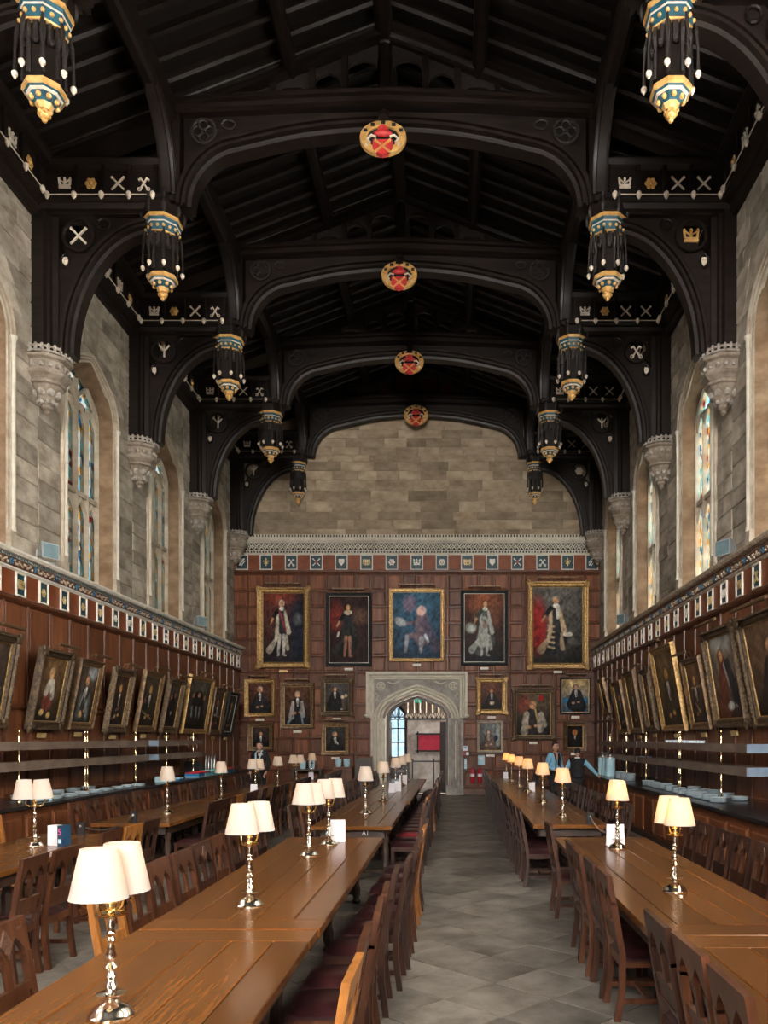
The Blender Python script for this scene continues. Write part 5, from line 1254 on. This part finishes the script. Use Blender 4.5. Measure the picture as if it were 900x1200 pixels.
def lamp(x, y, ang, label, group, power=3.0, col=(1.0,.66,.28)):
    e = tag(empty('table_lamp', (x,y,.7505), (0,0,ang)), label, 'lamp', group)
    for nm, me in LP[:-1]: link(nm, me, e)
    for s in (-1,1):
        link('shade', LP[-1][1], e, (s*.10,0,0), (0, random.uniform(-.05,.05), 0))
        l = bpy.data.lights.new('bulb', 'POINT'); l.energy = power; l.color = col; l.shadow_soft_size = .025
        b = link('bulb', l, e, (s*.10,0,.62))
PA_, PB_ = 0.11, 0.72
GA_ = 'lamps on the middle row of tables'
D2 = math.radians
lamp(-.265, 3.48, D2(82), 'polished silver lamp with two white shades on the worn plank table', GA_, PA_)
lamp(-.24, 5.76, D2(70), 'polished lamp with two white shades alone in the middle of its plank table', GA_, PA_)
lamp(-.25, 8.2, D2(54), 'polished two-shade lamp standing just before a white menu card', GA_, PA_)
lamp(-.18, 9.05, D2(62), 'polished two-shade lamp beside a white menu card at the table end facing A1', GA_, PA_)
for y, xx, l in ((12.75,-.165,'silver lamp with one cream shade in front, first on the table marked A1'),(15.4,-.11,'silver lamp, second beyond the A1 lettering'),(18.3,-.08,'silver lamp beside white menu cards, third beyond the A1 lettering'),(20.2,-.06,'silver lamp, fourth beyond the A1 lettering'),(22.3,-.05,'silver lamp at the door end of the middle row')):
    lamp(xx, y, math.atan2(y, xx-CX)+.08, l, GA_, PA_)
GB_ = 'lamps on the tables by the tray counter'
lamp(-3.4, 8.93, D2(20), 'two-armed lamp with tilted white shades beside a boxed menu card', GB_, PA_)
for y, xx, a, l in ((12.8,-3.3,4,'cream-shaded lamp on the table just past the chain barrier'),(15.4,-3.19,2,'pinkish-shaded lamp on the tray counter side, in front of the coloured trays'),(17.5,-3.05,-40,'lamp with two overlapping cream shades beside a menu card, tray counter side'),(19.5,-3.0,6,'cream-shaded lamp in front of the man in the suit'),(21.3,-2.9,-90,'lamp with two separate cream shades near the end wall'),(23.7,-2.9,5,'last cream-shaded lamp by the end wall on the tray counter side')):
    lamp(xx, y, math.atan2(y, xx-CX)+D2(a), l, GB_, PA_)
YC_ = (1.0,.54,.11)
GC_ = 'lamps on the tables by the plate counter'
lamp(2.93, 6.3, D2(99), 'brass lamp with two glowing yellow shades on the glossy plate counter table', GC_, PB_, YC_)
for y, xx, l in ((8.74,2.98,'glowing yellow lamp beside a pink menu card'),(12.26,2.87,'glowing yellow lamp at the near end of the joined tables'),(14.8,2.85,'second glowing yellow lamp along the joined tables'),(17.7,2.85,'third glowing yellow lamp along the joined tables, beside a menu card'),(19.6,2.82,'fourth glowing yellow lamp along the joined tables'),(21.9,2.8,'fifth glowing yellow lamp along the joined tables'),(24.0,2.8,'last glowing yellow lamp on the joined tables by the end wall')):
    lamp(xx, y, math.atan2(y, xx-CX)+.1, l, GC_, PB_, YC_)

# menu cards
def card(x, y, w, h, ang, label, mat='card_white'):
    e = tag(empty('menu_card', (x,y,.7505), (0,0,ang)), label, 'menu card', 'menu cards')
    MB().add([(-w/2,0,0),(w/2,0,0),(w/2,.05,h),(-w/2,.05,h),(-w/2,.004,0),(w/2,.004,0),(w/2,.054,h),(-w/2,.054,h)], [(0,1,2,3),(7,6,5,4),(0,4,5,1),(1,5,6,2),(2,6,7,3),(3,7,4,0)]).build('front_leaf', mat, e)
    MB().add([(-w/2,.1,0),(w/2,.1,0),(w/2,.05,h),(-w/2,.05,h),(-w/2,.104,0),(w/2,.104,0),(w/2,.054,h),(-w/2,.054,h)], [(0,1,2,3),(7,6,5,4),(0,4,5,1),(1,5,6,2),(2,6,7,3),(3,7,4,0)]).build('back_leaf', mat, e)
    return e
card(-.13, 9.28, .20, .25, .05, 'white folded menu card at the table end facing A1')
card(-.12, 17.6, .14, .2, -.3, 'white menu card beside the third lamp beyond A1'); card(-.0, 18.0, .14, .22, .2, 'pale menu card leaning beside the third lamp beyond A1')
card(-.05, 20.6, .2, .24, .1, 'wide white menu card at the fourth lamp beyond A1')
card(-3.02, 17.2, .14, .2, 0, 'white menu card below the overlapping shades, tray counter side'); card(-2.85, 23.2, .14, .2, 0, 'white menu card by the last lamp, tray counter side')
mkc = card(3.0, 8.9, .19, .24, .0, 'pink folded menu card behind the glowing yellow lamp'); 
card(2.95, 17.95, .17, .2, 0, 'pink-white menu card by the third lamp of the joined tables'); card(2.76, 23.6, .13, .18, 0, 'small white menu card by the last lamp of the joined tables')
bx = tag(empty('menu_box', (-3.17,9.02,.7505), (0,0,-.35)), 'white and navy boxed menu card with a pink mark', 'menu card')
MB().box(-.11,.03,-.06,.06,0,.22).build('white_side', 'card_white', bx); MB().box(.032,.10,-.062,.062,0,.225).build('navy_side', 'navy', bx)
link('lettering', text_mesh('5', .10, 'pink', 'lettering'), bx, (.066,-.064,.15), (PI/2,0,0))
MB().box(.045,.088,-.065,-.062,.03,.075).build('print', 'card_blue', bx)

# chain barriers closing the gaps between tables
def chain(name, a, b, label):
    e = tag(empty(name, (0,0,.7505)), label, 'chain')
    for q in (a,b):
        p = MB().box(q[0]-.035,q[0]+.035,q[1]-.03,q[1]+.03,0,.13).box(q[0]-.045,q[0]+.045,q[1]-.035,q[1]+.035,.13,.16).build('clamp', 'black_plastic', e)
        MB().ball((q[0],q[1]-.04,.11), .018, 6, 4).build('ring', 'steel', p)
    pts = []
    for k in range(15):
        t = k/14; pts.append((a[0]+(b[0]-a[0])*t, a[1]+(b[1]-a[1])*t, .11-.13*4*t*(1-t)*.9))
    MB().tube(pts, .010, 5).build('chain', 'steel', e)
    return e
chain('chain_barrier', (-3.35,9.95), (-3.28,11.42), 'sagging chain clamped between the two tables on the tray counter side')
chain('chain_barrier', (3.15,9.6), (3.1,11.2), 'sagging chain clamped between the two tables on the plate counter side')

# ------------------------------------------------------------------ serving counters
for sgn, x0, x1, y0, y1, lab in ((-1,-5.95,-5.05,7.0,24.6,'long panelled serving counter with a black top carrying trays and plates'),(1,4.95,5.95,7.0,25.2,'long dark serving counter with a black top stacked with white plates')):
    e = tag(empty('serving_counter', (0,0,0)), lab, 'counter')
    MB().box(x0+.0,x1-.0,y0,y1,0,.90).build('body', 'rail_oak', e)
    MB().box(x0-.04 if sgn > 0 else x0, x1+.04 if sgn < 0 else x1, y0-.04, y1+.04, .90, .95).build('worktop', 'counter_top', e)
    fx = x1 if sgn < 0 else x0; n = int((y1-y0)/.8); pmm = panel_mesh(.7, .66, 'panel_oak')
    for k in range(n): link('panel', pmm, e, (fx-sgn*.012, y0+.4+k*.8, .48), (0,0, PI/2 if sgn < 0 else -PI/2))
    MB().box(min(fx,fx-sgn*.03), max(fx,fx-sgn*.03), y0, y1, 0, .1).build('plinth', 'dark_oak', e)
def rack(x, y0, y1, posts, zs, label, dpt=.34):
    e = tag(empty('gantry_shelf', (x,0,.95)), label, 'shelf', 'brass serving gantries on the counters')
    for yp in posts:
        for s in ((0,.09) if yp == posts[1] and len(posts) > 2 else (0,)):
            MB().lathe([(.04,0),(.04,.02),(.016,.04),(.016,.3),(.026,.32),(.016,.34),(.016,.58),(.028,.60),(.016,.62),(.016,.86),(.028,.88),(.016,.92),(.02,1.0),(.008,1.06),(.016,1.09),(.004,1.12)], 8, (math.copysign(dpt/2-.03,-x),yp+s,0)).build('post', 'brass', e, smooth=50)
    for z in zs:
        sh = MB().box(-dpt/2,dpt/2,y0,y1,z-.95-.012,z-.95+.012).build('shelf', 'gantry_wood_reflection', e)
        for s in (-1,1): MB().box(s*dpt/2-.008,s*dpt/2+.008,y0,y1,z-.95-.07,z-.95+.06).build('fascia', 'gantry_wood_reflection', sh)
        for q in (y0,y1): MB().box(-dpt/2,dpt/2,q-.008,q+.008,z-.95-.07,z-.95+.06).build('end_fascia', 'gantry_end_reflection', sh)
rack(-5.62, 11.6, 17.75, (12.5,14.75,17.1), (1.82,1.50), 'long two-tier steel shelf on brass posts above the tray counter plates')
rack(-5.62, 18.35, 21.6, (18.95,20.9), (1.82,1.50), 'short two-tier steel shelf on brass posts above the tray counter, near the coloured trays')
rack(5.62, 11.7, 18.6, (12.9,15.2,17.9), (1.79,1.45), 'long two-tier steel shelf on brass posts above the stacked white plates')
rack(5.62, 18.7, 23.6, (19.9,22.0), (1.79,1.45), 'short two-tier steel shelf on brass posts near the waiters')

# plates
plm = MB().lathe([(.05,0),(.075,.004),(.125,.016),(.127,.02),(.075,.010),(.0,.008)], 16, caps=False).mesh('dinner_plate', 'china', 50)
NST = {}
def stack(x, y, n, side):
    q = NST.get(side,0); NST[side] = q+1; sk = (ORDN+['thirteenth','fourteenth','fifteenth','sixteenth','seventeenth','eighteenth','nineteenth','twentieth'])[q]
    for k in range(n):
        o = link('dinner_plate', plm, None, (x+random.uniform(-.004,.004), y+random.uniform(-.004,.004), .9515+k*.0125))
        o.scale = (1,1,1)
        tag(o, 'white china plate, %s of the %s stack on the %s' % ('topmost' if k == n-1 else 'lowest' if k == 0 else 'one inside', sk, side), 'plate', 'plates in the %s stack on the %s' % (sk, side))
for k in range(11): stack(5.26+.02*(k % 2), 12.4+k*.44, 6+(k*5) % 4, 'plate counter')
for k in range(5): stack(5.72, 12.75+k*.6, 5+(k % 3), 'plate counter')
for k in range(3): stack(5.28, 18.6+k*.55, 13, 'plate counter')
for k in range(9): stack(-5.22-.02*(k % 2), 12.6+k*.5, 4+(k*3) % 3, 'tray counter')
for k in range(5): stack(-5.75, 13.0+k*.62, 5, 'tray counter')
# glasses on the gantry
gl = MB().lathe([(.022,0),(.028,.07),(.03,.09)], 10).mesh('tumbler', 'china', 50)
for k in range(16):
    o = link('tumbler', gl, None, (5.55+.1*(k % 2), 14.2+k*.16, 1.8035)); tag(o, 'small glass tumbler on the upper gantry shelf over the plates', 'glass', 'tumblers on the gantry')
# jugs
jm = MB().lathe([(.13,0),(.135,.04),(.13,.42),(.14,.44),(.14,.46),(.06,.47)], 14).mesh('body','card_blue', 50); jl = MB().lathe([(.10,.46),(.10,.49),(.03,.51),(.03,.55)], 10).mesh('lid','steel',50)
for k, (x, y) in enumerate(((5.28,21.4),(5.28,20.95),(5.26,21.85))):
    e = tag(empty('water_urn', (x,y,.9515)), 'pale blue cylindrical urn on the plate counter beside the waiters', 'urn', 'urns by the waiters'); link('body', jm, e); link('lid', jl, e)
# trays: stacked coloured trays at the far end of the other counter
def trays(x, y, cols, w=.36, l=.46, side='tray counter'):
    z = .9515; q = NST.get('trays',0); NST['trays'] = q+1
    nm = {'tray_red':'red','tray_blue':'blue','tray_teal':'teal','tray_green':'green','tray_pale':'pale blue'}
    pos = {0: 'bottom'}
    for k, c in enumerate(cols):
        m = MB(); h = .030
        m.sweep([(-w/2,-l/2,0),(w/2,-l/2,0),(w/2,l/2,0),(-w/2,l/2,0)], (0,0,1), [(0,h),(.012,h),(.03,.008),(.03,0),(.02,0)], True); m.box(-w/2+.02,w/2-.02,-l/2+.02,l/2-.02,0,.008)
        o = m.build('serving_tray', c, None, (x,y,z)); z += .0305
        tag(o, '%s plastic tray, %s of the %s tray stack on the tray counter' % (nm[c], 'lowest' if k == 0 else 'topmost' if k == len(cols)-1 else 'second up' if k == 1 else 'third up', ORDN[q]), 'tray', 'trays stacked on the counter')
trays(-5.25, 20.3, ['tray_pale','tray_blue','tray_blue','tray_red'])
trays(-5.25, 20.85, ['tray_pale','tray_pale','tray_teal','tray_red'])
trays(-5.25, 21.45, ['tray_pale','tray_teal','tray_teal','tray_pale'])
trays(-5.25, 22.05, ['tray_teal','tray_pale','tray_teal','tray_teal'])
trays(-5.25, 22.65, ['tray_blue','tray_blue','tray_green','tray_green'])
trays(-5.25, 23.2, ['tray_blue','tray_blue','tray_green','tray_red'])
trays(-5.25, 18.1, ['tray_pale']*4, .3, .3); trays(-5.25, 18.9, ['tray_blue','tray_pale'], .3, .3)
o = MB().prism([(-.22,0),(.26,0),(.26,.12),(-.22,.34)], 'x', -.2, .2).box(-.18,.18,-.2,-.18,.0,.36).build('till', 'black_plastic', None, (-5.7,21.7,.9515)); tag(o, 'black wedge-shaped till on the tray counter behind the coloured trays', 'till')
for k in range(4):
    y = 22.9+k*.28
    e = tag(empty('dispenser', (-5.75,y,.9515)), 'tall looped chrome tap dispenser on the tray counter', 'dispenser', 'chrome dispensers')
    MB().tube([(0,-.08,0),(0,-.06,.32),(0,-.03,.46),(0,.03,.5),(0,.07,.44),(0,.10,.1)], .018, 6).build('pipe', 'steel', e, smooth=60); MB().lathe([(.06,0),(.06,.02),(.03,.03)], 10, (0,0,0)).build('foot', 'steel', e)
o = tag(empty('soap_bottle', (-5.2,12.9,.9515)), 'small blue pump bottle among the plates on the tray counter', 'bottle'); MB().lathe([(.03,0),(.032,.10),(.012,.13),(.012,.15)], 10).build('bottle','tray_pale',o,smooth=50); MB().tube([(0,0,.15),(0,0,.18),(.04,0,.18)], .006, 5).build('pump','tray_blue',o)
# cabinet, cups, and things by the end wall
cb = tag(empty('side_cabinet', (-2.45,27.2,0)), 'low oak cabinet against the end wall left of the door, cups on top', 'cabinet')
MB().box(-.32,.32,-.25,.2,0,.92).build('body','panel_oak',cb); MB().box(-.34,.34,-.28,.2,.92,.96).build('top','rail_oak',cb)
for s in (-1,1): d = MB().box(s*.155-.145,s*.155+.145,-.27,-.25,.08,.86).build('door','rail_oak',cb); MB().ball((s*.04,-.285,.5),.02,6,4).build('knob','brass',d)
cm = MB().lathe([(.08,0),(.10,.06),(.11,.26),(.105,.27)], 12).mesh('crock','card_blue',50)
for x in (-2.6,-2.32): tag(link('crock', cm, None, (x,27.05,.961)), 'pale blue crock on the low cabinet by the door', 'crock', 'crocks on the cabinet')
for x in (-3.75,-3.45):
    tag(link('crock', cm, None, (x,26.85,.9005)), 'pale blue crock on the small side table behind the lamps', 'crock', 'crocks on the side table')
st = tag(empty('side_table', (-3.6,26.9,0)), 'small dark side table against the end wall', 'table')
MB().box(-.5,.5,-.25,.25,.85,.90).build('top','dark_oak',st)
for s in (-1,1):
    for q in (-.2,.2): MB().box(s*.45-.03,s*.45+.03,q-.03,q+.03,0,.85).build('leg','dark_oak',st)
o = tag(empty('screen', (-1.72,26.8,0)), 'dark low wooden screen standing left of the doorway', 'screen'); MB().box(-.25,.25,-.04,.04,.05,1.25).build('panel','dark_oak',o)
for s in (-1,1): MB().box(s*.25-.03,s*.25+.03,-.06,.06,0,1.32).build('post','dark_oak',o)

# right of the door: notices and extinguishers
def ext(x, label):
    e = tag(empty('fire_extinguisher', (x,YE-.16,.42)), label, 'extinguisher', 'extinguishers by the door')
    MB().lathe([(.06,0),(.075,.02),(.075,.42),(.05,.48),(.025,.5)], 14).build('cylinder','red_paint',e,smooth=50); MB().box(-.02,.02,-.05,.05,.5,.53).lathe([(.02,.48),(.02,.56)],8).build('valve','black_plastic',e)
    MB().tube([(.03,-.02,.52),(.10,-.03,.45),(.10,-.02,.2)], .012, 6).build('hose','black_plastic',e); MB().lathe([(.077,.2),(.077,.3)],14,caps=False).build('band','white_cloth',e); MB().box(-.05,.05,.07,.16,.1,.4).build('bracket','black_plastic',e)
ext(1.88, 'red fire extinguisher nearer the door jamb'); ext(2.13, 'red fire extinguisher farther from the door jamb')
for (x0,y0,x1,y1,mt,lab) in ((542,874,548,880,'card_white','small white notice with a blue square above the extinguishers'),(544,889,547,901,'card_blue','narrow pale blue notice above the extinguisher'),(560,885,568,896,'card_blue','pale blue paper notice pinned under the pale modern portrait')):
    a, b = px(x0,y1,YE), px(x1,y0,YE)
    o = tag(empty('notice', ((a.x+b.x)/2, YE-.035, a.z)), lab, 'notice'); w, h = b.x-a.x, b.z-a.z
    MB().box(-w/2,w/2,-.008,.012,0,h).build('sheet', mt, o)
    MB().box(-w*.3,w*.3,-.011,-.008,h*.5,h*.8).build('print','tray_blue' if mt == 'card_white' else 'card_white',o)
a = px(541.5,885,YE)
for k, mt in enumerate(('red_paint','card_white')): tag(MB().box(0,.1,-.03,.02,0,.1).prism([(.02,.02),(.08,.02),(.08,.08),(.02,.08)],'y',-.035,-.03).build('call_point', mt, None, (a.x+k*.13,YE-.02,a.z)), '%s square call point box on the panelling beside the door' % ('red','white')[k], 'call point')

# floodlights resting on the cornices
def flood(x, y, sgn, lab):
    e = tag(empty('floodlight', (x,y,5.02), (0,0,(PI/2 if sgn < 0 else -PI/2)+.5*sgn)), lab, 'floodlight', 'floodlights on the cornices')
    h = MB().add([(-.17,-.12,.08),(.17,-.12,.08),(.17,-.10,.36),(-.17,-.10,.36),(-.09,.10,.14),(.09,.10,.14),(.09,.10,.30),(-.09,.10,.30)], [(0,1,2,3),(4,7,6,5),(0,4,5,1),(1,5,6,2),(2,6,7,3),(3,7,4,0)]).build('housing','grey_metal',e)
    MB().box(-.14,.14,-.13,-.118,.10,.33).build('glass','lamp_glass',h)
    MB().tube([(-.19,0,.22),(-.19,.02,.03),(.19,.02,.03),(.19,0,.22)], .014, 5).build('bracket','grey_metal',e); MB().box(-.1,.1,-.05,.08,0,.03).build('foot','grey_metal',e)
flood(-5.98, 14.35, -1, 'grey floodlight on the carved cornice beside the stained glass window'); flood(-5.98, 23.0, -1, 'grey floodlight far along the same carved cornice near the end wall')
flood(5.98, 14.1, 1, 'grey floodlight on the dark cornice over the large russet portrait'); flood(5.98, 22.6, 1, 'grey floodlight far along the dark cornice near the end wall')

# ------------------------------------------------------------------ people
def skin_mesh(name, J, E, mats, root, lev=2):
    names = list(J); me = bpy.data.meshes.new(name)
    me.from_pydata([J[n][0] for n in names], [(names.index(a), names.index(b)) for a, b in E], [])
    o = bpy.data.objects.new(name, me); C.objects.link(o)
    o.modifiers.new('skin', 'SKIN'); o.modifiers['skin'].use_smooth_shade = True
    for i, n in enumerate(names):
        r = J[n][1]; r = r if isinstance(r, tuple) else (r, r)
        me.skin_vertices[0].data[i].radius = r; me.skin_vertices[0].data[i].use_root = (n == root)
    s = o.modifiers.new('sub', 'SUBSURF'); s.levels = lev; s.render_levels = lev
    dg = bpy.context.evaluated_depsgraph_get(); out = bpy.data.meshes.new_from_object(o.evaluated_get(dg))
    bpy.data.objects.remove(o); out.materials.clear(); out.materials.append(MATS[mats])
    out.polygons.foreach_set('use_smooth', [True]*len(out.polygons)); return out
def person(loc, rz, H, label, pose, top, top_r=1.0, vest=None, jacket=None, glasses=False, braces=False, lanyard=False, hairm='hair', head_turn=0.0):
    """faces -y; pose gives elbow and wrist positions for each arm"""
    k = H/1.78
    e = tag(empty('person', loc, (0,0,rz)), label, 'person'); e.scale = (k,k,k)
    hd = Vector((0,-.02,1.62)); ct, sn = math.cos(head_turn), math.sin(head_turn)
    J = {'pel': ((0,0,.95),(.15,.11)), 'wst': ((0,0,1.10),(.135,.10)), 'chs': ((0,.01,1.30),(.155,.11)), 'nkb': ((0,.01,1.45),(.06,.06)), 'nk': ((0,-.005,1.52),(.05,.055))}
    E = [('pel','wst'),('wst','chs'),('chs','nkb'),('nkb','nk')]
    for s, n in ((-1,'r'),(1,'l')):
        el, wr = pose[n]
        J['sh'+n] = ((s*.18,.01,1.40),.062); J['el'+n] = (el,.044); J['wr'+n] = (wr,.030)
        E += [('chs','sh'+n),('sh'+n,'el'+n),('el'+n,'wr'+n)]
        J['hp'+n] = ((s*.09,0,.90),.088); J['kn'+n] = ((s*.10,-.01,.50),.060); J['an'+n] = ((s*.105,.02,.09),.042); J['to'+n] = ((s*.115,-.14,.04),.036)
        E += [('pel','hp'+n),('hp'+n,'kn'+n),('kn'+n,'an'+n),('an'+n,'to'+n)]
        # hand: palm and five fingers
        d = (Vector(wr)-Vector(el)).normalized(); side = d.cross(Vector((0,0,1))).normalized() if abs(d.z) < .95 else Vector((0,1,0)); up = side.cross(d)
        w = Vector(wr); pm_ = w+d*.07
        J['pa'+n] = (tuple(pm_),(.032,.020)); E.append(('wr'+n,'pa'+n))
        for q, (o_, l_) in enumerate(((-.028,.055),(-.010,.07),(.010,.066),(.028,.05))):
            a = pm_+d*.03+side*o_; b = a+d*l_*.6-up*.012; c = b+d*l_*.4-up*.028
            J['f%d%s' % (q,n)] = (tuple(a),.010); J['g%d%s' % (q,n)] = (tuple(b),.009); J['h%d%s' % (q,n)] = (tuple(c),.008)
            E += [('pa'+n,'f%d%s' % (q,n)),('f%d%s' % (q,n),'g%d%s' % (q,n)),('g%d%s' % (q,n),'h%d%s' % (q,n))]
        a = w+d*.035+side*(.038*-s); b = a+d*.035+side*(.018*-s); J['t0'+n] = (tuple(a),.012); J['t1'+n] = (tuple(b),.010); E += [('wr'+n,'t0'+n),('t0'+n,'t1'+n)]
    bd = link('body', skin_mesh('body', J, E, 'skin', 'pel'), e)
    # head with face, joined to the body mesh
    m = MB(); n_, m_ = 16, 12; vs = []
    for j in range(m_+1):
        t = -PI/2+PI*j/m_
        for i in range(n_):
            a = 2*PI*i/n_; x, y, z = .078*math.cos(t)*math.cos(a), .098*math.cos(t)*math.sin(a), .118*math.sin(t)
            if z < 0: x *= 1-.25*(-z/.118); y = y*(1-.12*(-z/.118))-.006
            f = math.exp(-((a-1.5*PI)/.22)**2)
            if -.035 < z < .02: y -= .024*f*(1-abs(z+.012)/.035)          # nose
            f2 = math.exp(-((abs(a-1.5*PI)-.42)/.16)**2)
            if -.005 < z < .035: y += .008*f2                                # eye sockets
            vs.append((x,y,z))
    m.add(vs, [(j*n_+i, j*n_+(i+1)%n_, (j+1)*n_+(i+1)%n_, (j+1)*n_+i) for j in range(m_) for i in range(n_)])
    for s in (-1,1): m.ball((s*.08,.005,-.005), .026, 6, 5, (.4,.7,1.2))
    m.xf(Matrix.Translation(hd) @ Matrix.Rotation(head_turn,4,'Z'))
    bm = bmesh.new(); bm.from_mesh(bd.data); bm.from_mesh(m.mesh('head','skin',60)); bm.to_mesh(bd.data); bm.free()
    Rh = Matrix.Translation(hd) @ Matrix.Rotation(head_turn,4,'Z')
    f = MB()
    for s in (-1,1): f.ball((s*.03,-.082,.018), .009, 6, 4)
    f.xf(Rh).build('eyes','black_plastic',e)
    MB().ball((0,-.082,-.055), .02, 8, 4, (1.1,.35,.3)).xf(Rh).build('mouth','red_leather',e)
    h = MB(); vs = []
    for j in range(7):
        t = PI/2*j/6
        for i in range(16):
            a = 2*PI*i/16; low = -.2 if math.sin(a) > -.2 else .55
            tt = low+(PI/2-low)*j/6
            vs.append((.086*math.cos(tt)*math.cos(a), .106*math.cos(tt)*math.sin(a)+.006, .128*math.sin(tt)))
    h.add(vs, [(j*16+i, j*16+(i+1)%16, (j+1)*16+(i+1)%16, (j+1)*16+i) for j in range(6) for i in range(16)])
    h.xf(Rh).build('hair', hairm, e, smooth=80)
    # clothes
    def cloth(name, keep, edges, g, mat, root):
        K = {n: (J[n][0], tuple(q*g+.006 for q in (J[n][1] if isinstance(J[n][1],tuple) else (J[n][1],)*2))) for n in keep}
        link(name, skin_mesh(name, K, edges, mat, root), e)
    upE = [x for x in E if x[0] in ('pel','wst','chs','shl','shr','ell','elr') and x[1] in ('wst','chs','shl','shr','ell','elr','wrl','wrr','nkb')]
    cloth('jacket' if jacket else 'shirt', ['pel','wst','chs','nkb','shl','shr','ell','elr','wrl','wrr'], upE, 1.13 if jacket else 1.06, jacket or top, 'chs')
    lowE = [x for x in E if x[0] in ('pel','hpl','hpr','knl','knr') and x[1][:2] in ('hp','kn','an')]
    cloth('trousers', ['pel','hpl','hpr','knl','knr','anl','anr'], lowE, 1.12, 'black_cloth', 'pel')
    link('shoe', MB().ball((-.115,-.07,.04), .06, 8, 5, (.8,2.0,.68)).mesh('shoe','black_plastic',60), e); link('shoe', MB().ball((.115,-.07,.04), .06, 8, 5, (.8,2.0,.68)).mesh('shoe','black_plastic',60), e)
    if vest: 
        K = {'a': ((0,0,.90),(.19,.145)), 'b': ((0,0,1.10),(.178,.135)), 'c': ((0,.01,1.30),(.205,.15)), 'd': ((0,.012,1.42),(.15,.115))}
        link('waistcoat', skin_mesh('waistcoat', K, [('a','b'),('b','c'),('c','d')], vest, 'c'), e)
        MB().lathe([(.066,1.44),(.07,1.47),(.066,1.50)], 12, (0,.005,0), caps=False).build('collar','white_cloth',e)
    if braces:
        for s in (-1,1): MB().tube([(s*.09,-.125,1.0),(s*.085,-.135,1.25),(s*.085,-.08,1.43),(s*.085,.03,1.46),(s*.08,.135,1.25),(s*.06,.125,1.0)], .018, 5).build('brace','black_cloth',e)
        MB().prism([(-.02,1.44),(.02,1.44),(.03,1.15),(0,1.11),(-.03,1.15)],'y',-.150,-.135).build('tie','black_cloth',e)
    if glasses:
        g = MB()
        for s in (-1,1): g.tube([(s*.034+.026*math.cos(a),-.100,.02+.02*math.sin(a)) for a in [q*PI/4 for q in range(8)]], .004, 5, True); g.tube([(s*.06,-.098,.025),(s*.084,0,.02)], .003, 4)
        g.xf(Rh).build('spectacles','black_plastic',e)
    if lanyard:
        m = MB()
        for s in (-1,1): m.tube([(s*.06,.03,1.49),(s*.075,-.09,1.42),(s*.05,-.145,1.25),(s*.02,-.15,1.10)], .022, 5)
        m.build('scarf','pale_blue_cloth',e); MB().box(-.045,.045,-.165,-.155,.98,1.1).build('name_badge','card_white',e)
    return e
person((-4.25,22.95,0), D2(-12), 1.88, 'person in a dark suit and pale blue scarf standing at the tray counter', {'r': ((-.25,.03,1.13),(-.23,-.08,.90)), 'l': ((.26,.03,1.13),(.22,-.1,.92))}, 'white_cloth', jacket='black_cloth', lanyard=True)
person((3.97,21.9,0), D2(38), 1.87, 'person in a light blue shirt with black braces and spectacles facing a colleague', {'r': ((-.26,.04,1.12),(-.16,-.16,1.02)), 'l': ((.27,.04,1.12),(.14,-.18,1.03))}, 'blue_shirt', braces=True, glasses=True)
person((4.35,20.4,0), D2(168), 1.72, 'person in a black waistcoat over a blue shirt, back turned, reaching to the counter', {'r': ((-.36,-.04,1.20),(-.52,-.16,1.02)), 'l': ((.30,.02,1.14),(.42,-.18,1.02))}, 'blue_shirt', vest='black_cloth', head_turn=.2)
